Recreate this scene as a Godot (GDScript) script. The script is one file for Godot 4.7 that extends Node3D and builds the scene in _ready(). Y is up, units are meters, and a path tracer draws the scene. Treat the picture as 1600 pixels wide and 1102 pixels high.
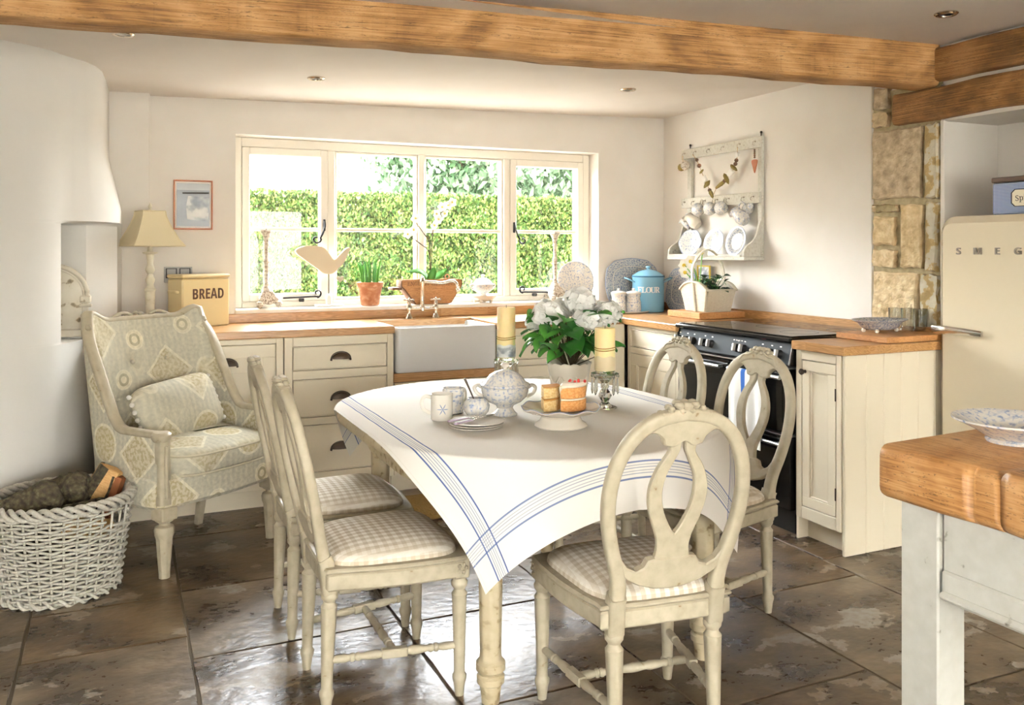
extends Node3D

var M := {}
var used := {}
var rng := RandomNumberGenerator.new()

const BACK_Z := -5.12      # back wall
const RIGHT_X := 3.49      # right wall
const TOP_Y := 0.91        # worktop

func _ready():
	rng.seed = 7
	setup_view()
	make_materials()
	build_room()
	build_window()
	build_garden()
	build_units()
	build_cooker()
	build_fridge()
	build_table()
	build_chairs()
	build_armchair()
	build_basket()
	build_island()
	build_left_things()
	build_sill_things()
	build_corner_things()
	build_rack()
	build_table_things()

# ------------------------------------------------------------------ view and light
func setup_view():
	var cam = Camera3D.new()
	cam.name = "camera"
	cam.projection = Camera3D.PROJECTION_FRUSTUM
	cam.near = 0.1
	cam.far = 200.0
	cam.size = 0.1 * 1102.0 / 1350.0
	cam.frustum_offset = Vector2(0, -0.1 * 159.0 / 1350.0)
	add_child(cam)
	cam.position = Vector3(0, 1.32, 0)
	cam.rotation.y = -deg_to_rad(24.316)
	var env = Environment.new()
	env.background_mode = Environment.BG_SKY
	var sm = ProceduralSkyMaterial.new()
	sm.sky_top_color = Color(0.94, 0.97, 1.0)
	sm.sky_horizon_color = Color(1.0, 0.99, 0.97)
	sm.sky_curve = 0.3
	sm.ground_bottom_color = Color(0.4, 0.42, 0.34)
	sm.ground_horizon_color = Color(0.6, 0.6, 0.55)
	sm.sky_energy_multiplier = 6.4
	sm.ground_energy_multiplier = 2.0
	var sky = Sky.new()
	sky.sky_material = sm
	env.sky = sky
	env.tonemap_mode = Environment.TONE_MAPPER_LINEAR
	env.tonemap_exposure = 0.9
	env.sdfgi_enabled = true
	env.ssao_enabled = true
	env.ssil_enabled = true
	var we = WorldEnvironment.new()
	we.name = "environment"
	we.environment = env
	add_child(we)
	var sun = DirectionalLight3D.new()
	sun.name = "sun"
	sun.light_energy = 1.5
	sun.light_color = Color(1.0, 0.95, 0.86)
	sun.light_angular_distance = 3.0
	sun.shadow_enabled = true
	add_child(sun)
	sun.rotation = Vector3(deg_to_rad(-58), deg_to_rad(-28), 0)

# ------------------------------------------------------------------ naming helpers
func numbered(n: String) -> String:
	if not used.has(n):
		used[n] = 0
		return n
	used[n] += 1
	return "%s_%03d" % [n, used[n]]

func tag(o, label, category, group = ""):
	o.set_meta("label", label)
	o.set_meta("category", category)
	if group != "":
		o.set_meta("group", group)
	return o

func thing(n, label, category, at = Vector3.ZERO, turn = 0.0, group = ""):
	var o = Node3D.new()
	o.name = numbered(n)
	add_child(o)
	o.position = at
	o.rotation.y = turn
	return tag(o, label, category, group)

func copy(o, label, at, turn):
	var c = o.duplicate()
	var base = String(o.name)
	var re = RegEx.create_from_string("_\\d{3}$")
	base = re.sub(base, "")
	c.name = numbered(base)
	add_child(c)
	c.position = at
	c.rotation.y = turn
	c.set_meta("label", label)
	return c

func S() -> SurfaceTool:
	var st = SurfaceTool.new()
	st.begin(Mesh.PRIMITIVE_TRIANGLES)
	return st

func done(st: SurfaceTool) -> ArrayMesh:
	st.generate_normals()
	return st.commit()

func mi(mesh, n, mat, parent, at = Vector3.ZERO, rot = Vector3.ZERO):
	var o = MeshInstance3D.new()
	o.mesh = mesh
	o.material_override = mat
	if parent == self:
		o.name = numbered(n)
	else:
		o.name = n
	parent.add_child(o, true)
	o.position = at
	o.rotation = rot
	return o

func put(st: SurfaceTool, n, mat, parent, at = Vector3.ZERO, rot = Vector3.ZERO):
	return mi(done(st), n, mat, parent, at, rot)

func solo(st, n, mat, label, category, group = "", at = Vector3.ZERO, rot = Vector3.ZERO):
	return tag(put(st, n, mat, self, at, rot), label, category, group)

func struct(o):
	o.set_meta("kind", "structure")
	return o

func stuff(o):
	o.set_meta("kind", "stuff")
	return o

# ------------------------------------------------------------------ shape helpers (counter-clockwise seen from outside)
func tri(st, a, b, c):
	st.add_vertex(a)
	st.add_vertex(c)
	st.add_vertex(b)

func quad(st, a, b, c, d):
	tri(st, a, b, c)
	tri(st, a, c, d)

func tri_out(st, a, b, c, o):
	if (b - a).cross(c - a).dot((a + b + c) / 3.0 - o) >= 0:
		tri(st, a, b, c)
	else:
		tri(st, a, c, b)

func quad_out(st, a, b, c, d, o):
	tri_out(st, a, b, c, o)
	tri_out(st, a, c, d, o)

func box(st, c: Vector3, s: Vector3, b := 0.0, xf := Transform3D()):
	st.set_smooth_group(-1)
	var h = s * 0.5
	var o = xf * c
	b = minf(b, minf(h.x, minf(h.y, h.z)) * 0.9)
	var P = func(sx, sy, sz, ax):
		var v = Vector3(sx * (h.x - b), sy * (h.y - b), sz * (h.z - b))
		v[ax] = [sx, sy, sz][ax] * h[ax]
		return xf * (c + v)
	for ax in 3:
		var u = (ax + 1) % 3
		var w = (ax + 2) % 3
		for sg in [-1, 1]:
			var q = []
			for k in [[-1, -1], [1, -1], [1, 1], [-1, 1]]:
				var sgn = [0, 0, 0]
				sgn[ax] = sg
				sgn[u] = k[0]
				sgn[w] = k[1]
				q.append(P.call(sgn[0], sgn[1], sgn[2], ax))
			quad_out(st, q[0], q[1], q[2], q[3], o)
	if b <= 0.0:
		return
	for ax in 3:          # edges that run along ax
		var u = (ax + 1) % 3
		var w = (ax + 2) % 3
		for su in [-1, 1]:
			for sw in [-1, 1]:
				var q = []
				for k in [[-1, u], [1, u], [1, w], [-1, w]]:
					var sgn = [0, 0, 0]
					sgn[ax] = k[0]
					sgn[u] = su
					sgn[w] = sw
					q.append(P.call(sgn[0], sgn[1], sgn[2], k[1]))
				quad_out(st, q[0], q[1], q[2], q[3], o)
	for sx in [-1, 1]:
		for sy in [-1, 1]:
			for sz in [-1, 1]:
				tri_out(st, P.call(sx, sy, sz, 0), P.call(sx, sy, sz, 1), P.call(sx, sy, sz, 2), o)

# box given by its lowest and highest corner
func bx(st, a: Vector3, b: Vector3, bev := 0.0, xf := Transform3D()):
	box(st, (a + b) * 0.5, (b - a).abs(), bev, xf)

# turned shape: profile of (radius, height), outer side to the right of the way it runs (upwards = outside)
func lathe(st, prof, n := 20, xf := Transform3D(), mod = null, crease := 0.7):
	var grp = 1
	for i in prof.size() - 1:
		if i > 0:
			var d0 = (prof[i] - prof[i - 1])
			var d1 = (prof[i + 1] - prof[i])
			if d0.length() > 1e-6 and d1.length() > 1e-6 and absf(d0.angle_to(d1)) > crease:
				grp += 1
		st.set_smooth_group(grp)
		for j in n:
			var p0 = TAU * j / n
			var p1 = TAU * (j + 1) / n
			var a = lp(prof[i], p0, mod)
			var b = lp(prof[i + 1], p0, mod)
			var c = lp(prof[i + 1], p1 if j < n - 1 else 0.0, mod)
			var d = lp(prof[i], p1 if j < n - 1 else 0.0, mod)
			if prof[i].x < 1e-5:
				tri(st, xf * a, xf * b, xf * c)
			elif prof[i + 1].x < 1e-5:
				tri(st, xf * a, xf * b, xf * d)
			else:
				quad(st, xf * a, xf * b, xf * c, xf * d)

func lp(p: Vector2, phi: float, mod) -> Vector3:
	var r = p.x
	var y = p.y
	if mod != null:
		var k = mod.call(phi, p)
		r *= k.x
		y += k.y
	return Vector3(r * cos(phi), y, r * sin(phi))

func circle(n := 8, rx := 1.0, ry := -1.0) -> Array:
	if ry < 0:
		ry = rx
	var a = []
	for i in n:
		a.append(Vector2(cos(TAU * i / n) * rx, sin(TAU * i / n) * ry))
	return a

func rrect(w: float, h: float, r: float, k := 2) -> Array:
	var a = []
	var cs = [Vector2(w / 2 - r, h / 2 - r), Vector2(-w / 2 + r, h / 2 - r), Vector2(-w / 2 + r, -h / 2 + r), Vector2(w / 2 - r, -h / 2 + r)]
	for q in 4:
		for i in k + 1:
			var t = PI / 2 * (q + float(i) / k)
			a.append(cs[q] + Vector2(cos(t), sin(t)) * r)
	return a

# section swept along points; upv fixes the section's y axis, else it is carried along
func sweep(st, pts: Array, sec: Array, scl = 1.0, closed := false, upv = null, hard := false, caps := true, turn = null):
	var n = pts.size()
	var m = sec.size()
	var rings = []
	var N = Vector3.UP
	for i in n:
		var T: Vector3
		if closed:
			T = (pts[(i + 1) % n] - pts[(i - 1 + n) % n]).normalized()
		else:
			T = (pts[mini(i + 1, n - 1)] - pts[maxi(i - 1, 0)]).normalized()
		if upv != null:
			N = (upv - T * upv.dot(T)).normalized()
		elif i == 0:
			N = Vector3.UP if absf(T.y) < 0.9 else Vector3.RIGHT
			N = (N - T * N.dot(T)).normalized()
		else:
			N = (N - T * N.dot(T)).normalized()
		var B = N.cross(T)
		var k = scl[i] if scl is Array else scl
		var ring = []
		for p in sec:
			var q = p * k
			if turn != null:
				q = q.rotated(turn * i)
			ring.append(pts[i] + B * q.x + N * q.y)
		rings.append(ring)
	for i in (n if closed else n - 1):
		var r0 = rings[i]
		var r1 = rings[(i + 1) % n]
		for j in m:
			st.set_smooth_group(j + 1 if hard else 1)
			quad(st, r0[j], r0[(j + 1) % m], r1[(j + 1) % m], r1[j])
	if caps and not closed:
		st.set_smooth_group(-1)
		var c0 = pts[0]
		var c1 = pts[n - 1]
		for j in m:
			tri(st, c0, rings[0][(j + 1) % m], rings[0][j])
			tri(st, c1, rings[n - 1][j], rings[n - 1][(j + 1) % m])

func tube(st, pts: Array, r, n := 8, closed := false, caps := true):
	sweep(st, pts, circle(n), r, closed, null, false, caps)

# outline in the xy plane, d thick along z, edges chamfered by bev
func extrude(st, poly: Array, d: float, bev := 0.0, xf := Transform3D(), smooth := false):
	var p = PackedVector2Array(poly)
	if Geometry2D.is_polygon_clockwise(p):
		p.reverse()
	var n = p.size()
	var q = PackedVector2Array()
	for i in n:
		if bev <= 0.0:
			q.append(p[i])
			continue
		var a = (p[i] - p[(i - 1 + n) % n]).normalized()
		var b = (p[(i + 1) % n] - p[i]).normalized()
		var na = Vector2(-a.y, a.x)
		var nb = Vector2(-b.y, b.x)
		var nn = (na + nb).normalized()
		q.append(p[i] + nn * bev / maxf(nn.dot(na), 0.4))
	var V = func(v, z): return xf * Vector3(v.x, v.y, z)
	var idx = Geometry2D.triangulate_polygon(q)
	if idx.is_empty():        # the chamfer crosses itself: leave the edge square
		q = p
		bev = 0.0
		idx = Geometry2D.triangulate_polygon(q)
	st.set_smooth_group(-1)
	for i in range(0, idx.size(), 3):
		var a = q[idx[i]]
		var b = q[idx[i + 1]]
		var c = q[idx[i + 2]]
		if (b - a).cross(c - a) < 0:
			var t = b
			b = c
			c = t
		tri(st, V.call(a, d / 2), V.call(b, d / 2), V.call(c, d / 2))
		tri(st, V.call(a, -d / 2), V.call(c, -d / 2), V.call(b, -d / 2))
	for i in n:
		var j = (i + 1) % n
		st.set_smooth_group(1 if smooth else -1)
		quad(st, V.call(p[i], -d / 2 + bev), V.call(p[j], -d / 2 + bev), V.call(p[j], d / 2 - bev), V.call(p[i], d / 2 - bev))
		if bev > 0.0:
			st.set_smooth_group(2 if smooth else -1)
			quad(st, V.call(p[i], d / 2 - bev), V.call(p[j], d / 2 - bev), V.call(q[j], d / 2), V.call(q[i], d / 2))
			st.set_smooth_group(3 if smooth else -1)
			quad(st, V.call(q[i], -d / 2), V.call(q[j], -d / 2), V.call(p[j], -d / 2 + bev), V.call(p[i], -d / 2 + bev))

# surface f(u, v), its outer side along du x dv
func grid(st, nu: int, nv: int, f: Callable, with_uv := false, flip := false, grp := 1):
	st.set_smooth_group(grp)
	var P = []
	for i in nu + 1:
		var row = []
		for j in nv + 1:
			row.append(f.call(float(i) / nu, float(j) / nv))
		P.append(row)
	for i in nu:
		for j in nv:
			var ids = [[i, j], [i + 1, j], [i + 1, j + 1], [i, j], [i + 1, j + 1], [i, j + 1]]
			if not flip:
				ids = [ids[0], ids[2], ids[1], ids[3], ids[5], ids[4]]
			for k in ids:
				if with_uv:
					st.set_uv(Vector2(float(k[0]) / nu, float(k[1]) / nv))
				st.add_vertex(P[k[0]][k[1]])

# soft block: superellipsoid of half sizes h, e = roundness (1 = ellipsoid, small = boxy)
func pillow(st, h: Vector3, e1 := 0.5, e2 := 0.4, xf := Transform3D(), nu := 28, nv := 14, bump = null):
	var sp = func(x, e): return signf(x) * pow(absf(x), e)
	var f = func(u, v):
		var a = -u * TAU
		var b = (v - 0.5) * PI
		var p = Vector3(h.x * sp.call(cos(b), e1) * sp.call(cos(a), e2), h.y * sp.call(sin(b), e1), h.z * sp.call(cos(b), e1) * sp.call(sin(a), e2))
		if bump != null:
			p = bump.call(p)
		return xf * p
	grid(st, nu, nv, f, false, false)

func ball(st, c: Vector3, r: float, n := 8, sy := 1.0):
	var prof = []
	var k = maxi(4, n / 2)
	for i in k + 1:
		var t = -PI / 2 + PI * i / k
		prof.append(Vector2(maxf(cos(t) * r, 0.0), sin(t) * r * sy))
	lathe(st, prof, n, Transform3D(Basis(), c))

# smooth curve through points
func curve(pts: Array, k := 6, closed := false) -> Array:
	var out = []
	var n = pts.size()
	for i in (n if closed else n - 1):
		var p0 = pts[(i - 1 + n) % n] if closed or i > 0 else pts[i]
		var p1 = pts[i]
		var p2 = pts[(i + 1) % n]
		var p3 = pts[(i + 2) % n] if closed or i < n - 2 else p2
		for j in k:
			out.append(p1.cubic_interpolate(p2, p0, p3, float(j) / k))
	if not closed:
		out.append(pts[n - 1])
	return out

func V(x, y, z) -> Vector3:
	return Vector3(x, y, z)

func P2(a: Array) -> Array:
	var o = []
	for i in range(0, a.size(), 2):
		o.append(Vector2(a[i], a[i + 1]))
	return o

func rotx(a) -> Basis:
	return Basis(Vector3.RIGHT, a)

func roty(a) -> Basis:
	return Basis(Vector3.UP, a)

func rotz(a) -> Basis:
	return Basis(Vector3.BACK, a)

func text(txt, size, depth, mat, parent, n, at, rot, fnt = "Droid Sans", weight = 400, stretch = 100):
	var t = TextMesh.new()
	var f = SystemFont.new()
	f.font_names = PackedStringArray([fnt])
	f.font_weight = weight
	t.font = f
	t.text = txt
	t.font_size = 64
	t.pixel_size = size / 64.0
	t.depth = depth
	t.curve_step = 1.0
	var o = mi(t, n, mat, parent, at, rot)
	if stretch != 100:
		o.scale = Vector3(stretch / 100.0, 1, 1)
	return o

# ------------------------------------------------------------------ materials
func C(h: String) -> Color:
	return Color.html(h)

func mat(col, rough := 0.6, metal := 0.0, spec := 0.5) -> StandardMaterial3D:
	var m = StandardMaterial3D.new()
	m.albedo_color = C(col) if col is String else col
	m.roughness = rough
	m.metallic = metal
	m.metallic_specular = spec
	return m

func noise(seed_, freq, oct = 4, type = FastNoiseLite.TYPE_SIMPLEX_SMOOTH) -> FastNoiseLite:
	var n = FastNoiseLite.new()
	n.seed = seed_
	n.frequency = freq
	n.noise_type = type
	n.fractal_type = FastNoiseLite.FRACTAL_FBM
	n.fractal_octaves = oct
	return n

# picture from a function of (x, y) in 0..1 that gives a Color
func paint(w: int, h: int, f: Callable) -> ImageTexture:
	var b = PackedByteArray()
	b.resize(w * h * 3)
	var k = 0
	for y in h:
		for x in w:
			var c: Color = f.call(float(x) / w, float(y) / h)
			b[k] = int(clampf(c.r, 0, 1) * 255)
			b[k + 1] = int(clampf(c.g, 0, 1) * 255)
			b[k + 2] = int(clampf(c.b, 0, 1) * 255)
			k += 3
	return ImageTexture.create_from_image(Image.create_from_data(w, h, false, Image.FORMAT_RGB8, b))

# seamless noise through colour stops
func ramp(size: int, n: FastNoiseLite, stops: Array) -> ImageTexture:
	var im = n.get_seamless_image(size, size)
	im.convert(Image.FORMAT_L8)
	var d = im.get_data()
	var lut = []
	for i in 256:
		var t = i / 255.0
		var c: Color = stops[0][1]
		for s in stops.size() - 1:
			if t >= stops[s][0]:
				c = stops[s][1].lerp(stops[s + 1][1], clampf((t - stops[s][0]) / maxf(stops[s + 1][0] - stops[s][0], 1e-4), 0, 1))
		lut.append([int(c.r * 255), int(c.g * 255), int(c.b * 255)])
	var b = PackedByteArray()
	b.resize(size * size * 3)
	for i in size * size:
		var c = lut[d[i]]
		b[i * 3] = c[0]
		b[i * 3 + 1] = c[1]
		b[i * 3 + 2] = c[2]
	return ImageTexture.create_from_image(Image.create_from_data(size, size, false, Image.FORMAT_RGB8, b))

func grey(size: int, n: FastNoiseLite) -> ImageTexture:
	var im = n.get_seamless_image(size, size)
	im.convert(Image.FORMAT_RGB8)
	return ImageTexture.create_from_image(im)

func tex(m: StandardMaterial3D, t, scale, world := false) -> StandardMaterial3D:
	m.albedo_color = Color.WHITE
	m.albedo_texture = t
	m.uv1_triplanar = not world
	if world:
		m.uv1_triplanar = true
		m.uv1_world_triplanar = true
	m.uv1_scale = scale if scale is Vector3 else Vector3.ONE * scale
	return m

func relief(m: StandardMaterial3D, t, depth_cm: float) -> StandardMaterial3D:
	m.heightmap_enabled = true
	m.heightmap_texture = t
	m.heightmap_scale = depth_cm
	return m

func wood_tex(size: int, seed_: int, dark: Color, mid: Color, light: Color, rings: float, flip := false, staves := 0) -> ImageTexture:
	var n1 = noise(seed_, 1.0, 3)
	var n2 = noise(seed_ + 5, 1.0, 2)
	var r = RandomNumberGenerator.new()
	r.seed = seed_
	var tone = []
	for i in 64:
		tone.append(r.randf_range(-0.18, 0.18))
	return paint(size, size, func(px, py):
		var u = py if flip else px
		var v = px if flip else py
		var off = 0.0
		var shade = 0.0
		if staves > 0:
			var row = int(v * staves)
			var col = int(u * 3.0 + fmod(row * 0.37, 1.0))
			off = row * 7.3 + col * 3.1
			shade = tone[(row * 5 + col * 3) % 64]
		# wraps round in both directions: the noise is read on two circles
		var cu = Vector2(cos(u * TAU), sin(u * TAU)) * 0.5
		var cv = Vector2(cos(v * TAU), sin(v * TAU)) * 1.6
		var w = n1.get_noise_3d(cu.x + cv.x + off, cu.y + off, cv.y)
		var fine = n2.get_noise_3d(cu.x * 2.0 + off, cv.x * 26.0, cv.y * 26.0 + cu.y * 2.0)
		var g = 0.5 + 0.5 * sin((w * 6.0 + v * 2.0) * rings)
		g = clampf(g * 0.55 + 0.25 + fine * 0.45 + shade, 0, 1)
		return dark.lerp(mid, minf(g * 2.0, 1.0)) if g < 0.5 else mid.lerp(light, (g - 0.5) * 2.0))

# old beam: streaks along u, broad stains, knots and drying cracks
func beam_tex(size: int, seed_: int, dark: Color, mid: Color, light: Color) -> ImageTexture:
	var n1 = noise(seed_, 1.0, 4)
	var n2 = noise(seed_ + 3, 1.0, 2)
	var r = RandomNumberGenerator.new()
	r.seed = seed_
	var knots = []
	for i in 7:
		knots.append([r.randf(), r.randf(), r.randf_range(0.008, 0.022)])
	return paint(size, size, func(u, v):
		var cu = Vector2(cos(u * TAU), sin(u * TAU))
		var cv = Vector2(cos(v * TAU), sin(v * TAU))
		var broad = n1.get_noise_3d(cu.x * 1.3 + cv.x * 0.5, cu.y * 1.3, cv.y * 0.5)
		var bend = 0.0
		var kn = 0.0
		for k in knots:
			var du = absf(u - k[0])
			du = minf(du, 1.0 - du)
			var dv = absf(v - k[1])
			dv = minf(dv, 1.0 - dv)
			var q = sqrt(du * du * 2.0 + dv * dv) / k[2]
			kn = maxf(kn, 1.0 - q * 0.7)
			bend += 0.02 * exp(-q * q * 0.12) * signf(v - k[1])
		var vv = v + bend
		var cw = Vector2(cos(vv * TAU), sin(vv * TAU))
		var streak = n2.get_noise_3d(cu.x * 0.9 + 5.0, cw.x * 14.0, cw.y * 14.0 + cu.y * 0.9)
		var fine = n2.get_noise_3d(cu.x * 3.0, cw.x * 40.0, cw.y * 40.0 + cu.y * 3.0)
		var crack = absf(n1.get_noise_3d(cu.x * 0.8 + 9.0, cw.x * 5.0, cw.y * 5.0 + cu.y * 0.8))
		var g = clampf(0.55 + broad * 0.75 + streak * 0.45 + fine * 0.3, 0, 1)
		var c = dark.lerp(mid, minf(g * 2.0, 1.0)) if g < 0.5 else mid.lerp(light, (g - 0.5) * 2.0)
		if crack < 0.012:
			c = c * 0.62
		return c.lerp(dark * 0.6, clampf(kn, 0, 0.85)))

func make_materials():
	var fine = grey(256, noise(3, 0.03, 5))
	M.fine = fine
	M.lump = grey(256, noise(4, 0.008, 4))
	# plaster and paint
	M.wall = relief(tex(mat("ffffff", 0.9), ramp(256, noise(11, 0.01, 4), [[0.0, C("eae4da")], [1.0, C("f1ece4")]]), 0.7, true), M.lump, 0.25)
	M.ceil = relief(tex(mat("ffffff", 0.9), ramp(256, noise(12, 0.01, 4), [[0.0, C("dfd6cb")], [1.0, C("e6ded4")]]), 0.7, true), M.lump, 0.15)
	M.chimney = relief(tex(mat("ffffff", 0.9), ramp(256, noise(13, 0.01, 4), [[0.0, C("ebe9e3")], [1.0, C("f2f0ea")]]), 0.7, true), M.lump, 0.5)
	M.reveal = mat("f8f4ea", 0.6)
	M.frame = mat("fbf4e6", 0.45)
	M.cream = mat("ece1c8", 0.45)
	M.gap = mat("3a2f22", 0.9)
	# chalky furniture paint: scuffs show the wood
	var chairpaint = ramp(512, noise(21, 0.018, 5), [[0.0, C("74603f")], [0.05, C("8c7855")], [0.09, C("a69b82")], [0.5, C("b2a88f")], [1.0, C("bbb19a")]])
	M.chair = tex(mat("ffffff", 0.55), chairpaint, 2.2)
	var tablepaint = ramp(512, noise(22, 0.02, 5), [[0.0, C("6a5638")], [0.2, C("8d7a57")], [0.3, C("b5a685")], [1.0, C("c4b799")]])
	M.table = tex(mat("ffffff", 0.6), tablepaint, 2.0)
	var rackpaint = ramp(512, noise(23, 0.03, 5), [[0.0, C("86765c")], [0.15, C("a89c86")], [0.22, C("c6c2b4")], [1.0, C("d6d3c8")]])
	M.rack = tex(mat("ffffff", 0.65), rackpaint, 3.0)
	M.island = tex(mat("ffffff", 0.55), ramp(512, noise(24, 0.03, 5), [[0.0, C("6f6858")], [0.1, C("a39f90")], [0.15, C("cbc9bd")], [1.0, C("d6d4ca")]]), 1.2)
	var chip = ramp(256, noise(25, 0.05, 4), [[0.0, C("55412f")], [0.34, C("7a6450")], [0.42, C("d8cfc0")], [1.0, C("ebe4d8")]])
	M.distress = tex(mat("ffffff", 0.7), chip, 5.0)
	M.iron_cream = tex(mat("ffffff", 0.6), ramp(256, noise(26, 0.03, 4), [[0.0, C("4c4030")], [0.2, C("a09070")], [0.28, C("e0d8c4")], [1.0, C("ece6d6")]]), 1.6)
	# wood
	var oak = wood_tex(512, 31, C("8d6436"), C("ad8150"), C("c29a6a"), 5.0, false, 8)
	M.oak = tex(mat("ffffff", 0.3), oak, Vector3(0.55, 2.6, 2.6))
	M.board = tex(mat("ffffff", 0.45), wood_tex(256, 32, C("94653a"), C("b4804c"), C("c79460"), 6.0, false, 4), Vector3(1.2, 4.0, 4.0))
	var beam = beam_tex(1024, 33, C("6a4824"), C("a37642"), C("bf9564"))
	M.beam = relief(tex(mat("ffffff", 0.75), beam, Vector3(0.45, 1.6, 1.6)), beam, 0.6)
	M.lintel = relief(tex(mat("ffffff", 0.8), beam_tex(512, 34, C("523618"), C("7f572c"), C("a07648")), Vector3(0.6, 1.8, 1.8)), beam, 0.6)
	M.block = relief(tex(mat("ffffff", 0.4), beam_tex(512, 36, C("845429"), C("b8854e"), C("cfa26e")), Vector3(0.9, 1.6, 1.6)), beam, 0.1)
	M.trug = tex(mat("ffffff", 0.6), wood_tex(256, 36, C("744924"), C("9c6a38"), C("b98552"), 7.0), Vector3(1.5, 5.0, 5.0))
	M.trugedge = mat("5d3c20", 0.7)
	M.whitewood = tex(mat("ffffff", 0.6), wood_tex(256, 37, C("a89f88"), C("c8c0aa"), C("d6d0be"), 7.0), Vector3(2.0, 6.0, 6.0))
	M.bark = relief(tex(mat("ffffff", 0.95), ramp(256, noise(38, 0.03, 5), [[0.2, C("2a2218")], [0.5, C("4d4232")], [0.75, C("5c5a3e")], [1.0, C("8b8878")]]), 5.0), fine, 0.9)
	M.logwood = tex(mat("ffffff", 0.8), wood_tex(256, 39, C("a8763f"), C("d3a669"), C("e6c48c"), 10.0), Vector3(2.0, 6.0, 6.0))
	M.logred = mat("7d4a28", 0.85)
	M.picframe = mat("9c5a30", 0.45)
	# stone
	M.stones = []
	for k in 4:
		var cols = [["9c8b70", "bda98a", "d4c4a6"], ["bda47a", "d6bf94", "e6d5b0"], ["c2aa80", "dcc59c", "ead9b6"], ["ac987a", "c8b28c", "dac8a6"]][k]
		M.stones.append(relief(tex(mat("ffffff", 0.95), ramp(256, noise(40 + k, 0.025, 5), [[0.1, C(cols[0])], [0.5, C(cols[1])], [0.9, C(cols[2])]]), 2.2), grey(256, noise(50 + k, 0.03, 5)), 1.2))
	M.mortar = relief(tex(mat("ffffff", 0.95), ramp(256, noise(46, 0.04, 5), [[0.1, C("9c8f6e")], [0.9, C("beb08c")]]), 2.0), fine, 0.6)
	M.flaked = relief(tex(mat("ffffff", 0.9), ramp(256, noise(47, 0.022, 5), [[0.3, C("a08a5c")], [0.47, C("b59c6a")], [0.52, C("c4bda6")], [1.0, C("d0cab8")]]), 2.0), fine, 0.6)
	make_floor_material()
	# metal, glass, glaze
	M.pewter = mat("4c423a", 0.42, 0.85)
	M.blackiron = mat("1d1b1a", 0.5, 0.4)
	M.nickel = mat("d8cdbd", 0.18, 1.0)
	M.chrome = mat("e6e6e6", 0.08, 1.0)
	M.badge = mat("8d867c", 0.35, 0.7)
	M.grip = mat("dcdad4", 0.35, 0.5)
	M.steel = mat("c4c4c2", 0.3, 1.0)
	M.silver = mat("cfcac2", 0.25, 1.0)
	M.socket = mat("a9a8a2", 0.5)
	M.black = mat("0b0b0c", 0.12)
	M.blackmat = mat("141414", 0.5)
	M.ovenglass = mat("101214", 0.05)
	M.hob = mat("0a0a0b", 0.03)
	M.panel = mat("3f4549", 0.6, 0.1, 0.3)
	M.print = mat("e8e8e4", 0.5)
	M.red = mat("c03a3a", 0.5)
	M.fridge = mat("e3d8be", 0.12)
	M.fridge.clearcoat_enabled = true
	M.fridge.clearcoat = 0.6
	M.fridge.clearcoat_roughness = 0.05
	M.sink = mat("f2f2f0", 0.12)
	M.china = mat("e8e2d6", 0.18)
	M.china_warm = mat("e9e0d0", 0.2)
	M.blue = mat("7db2cc", 0.2)
	M.bluerim = mat("2f5f7c", 0.25)
	M.white = mat("f2efe8", 0.5)
	M.petal = mat("fdfcf6", 0.7)
	M.petal.backlight_enabled = true
	M.petal.backlight = Color(0.5, 0.5, 0.47)
	M.yellow = mat("dcc24a", 0.7)
	M.glass = mat(Color(0.97, 0.98, 0.97, 0.0), 0.02)
	M.glass.refraction_enabled = true
	M.glass.refraction_scale = 0.05
	M.pane = mat(Color(0.3, 0.36, 0.33, 0.04), 0.0)
	M.pane.transparency = BaseMaterial3D.TRANSPARENCY_ALPHA
	M.wax = mat("eed9a0", 0.5)
	M.wax.subsurf_scatter_enabled = true
	M.wax.subsurf_scatter_strength = 0.25
	M.string = mat("a5803f", 0.9)
	M.terra = relief(tex(mat("ffffff", 0.9), ramp(256, noise(61, 0.02, 4), [[0.2, C("945a3a")], [0.55, C("aa7350")], [0.75, C("bb9274")], [1.0, C("cdb8a0")]]), 4.0), fine, 0.05)
	M.soil = mat("2c2118", 1.0)
	M.leaf = mat("2f6b2a", 0.45)
	M.leaf2 = mat("4a8a35", 0.5)
	M.leafdark = mat("27452a", 0.5)
	M.blade = mat("5c9a35", 0.5)
	for k in ["leaf", "leaf2", "blade"]:
		M[k].backlight_enabled = true
		M[k].backlight = Color(0.15, 0.25, 0.06)
	M.stem = mat("4d5a2c", 0.7)
	M.stemdark = mat("4a3a22", 0.8)
	var transfer = ramp(512, noise(71, 0.022, 4), [[0.0, C("7486ad")], [0.25, C("93a2c2")], [0.36, C("c2cad6")], [0.42, C("e6e2da")], [1.0, C("ece7dc")]])
	M.transfer = tex(mat("ffffff", 0.18), transfer, 5.0)
	var transfer2 = ramp(512, noise(72, 0.028, 4), [[0.0, C("5f6a84")], [0.4, C("8a93a6")], [0.5, C("c4c4c0")], [1.0, C("ddd6c8")]])
	M.transfer_dense = tex(mat("ffffff", 0.18), transfer2, 5.0)
	M.rim_blue = mat("8f9db8", 0.3)
	M.bread = mat("e3d09f", 0.35)
	M.brown = mat("4a2a1a", 0.5)
	M.shade = mat("e6d8b4", 0.9)
	M.shade.backlight_enabled = true
	M.shade.backlight = Color(0.35, 0.3, 0.2)
	M.lamp = tex(mat("ffffff", 0.6), ramp(256, noise(81, 0.03, 4), [[0.0, C("a89c7c")], [0.2, C("d6cfb6")], [1.0, C("e2dcc6")]]), 3.0)
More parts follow.
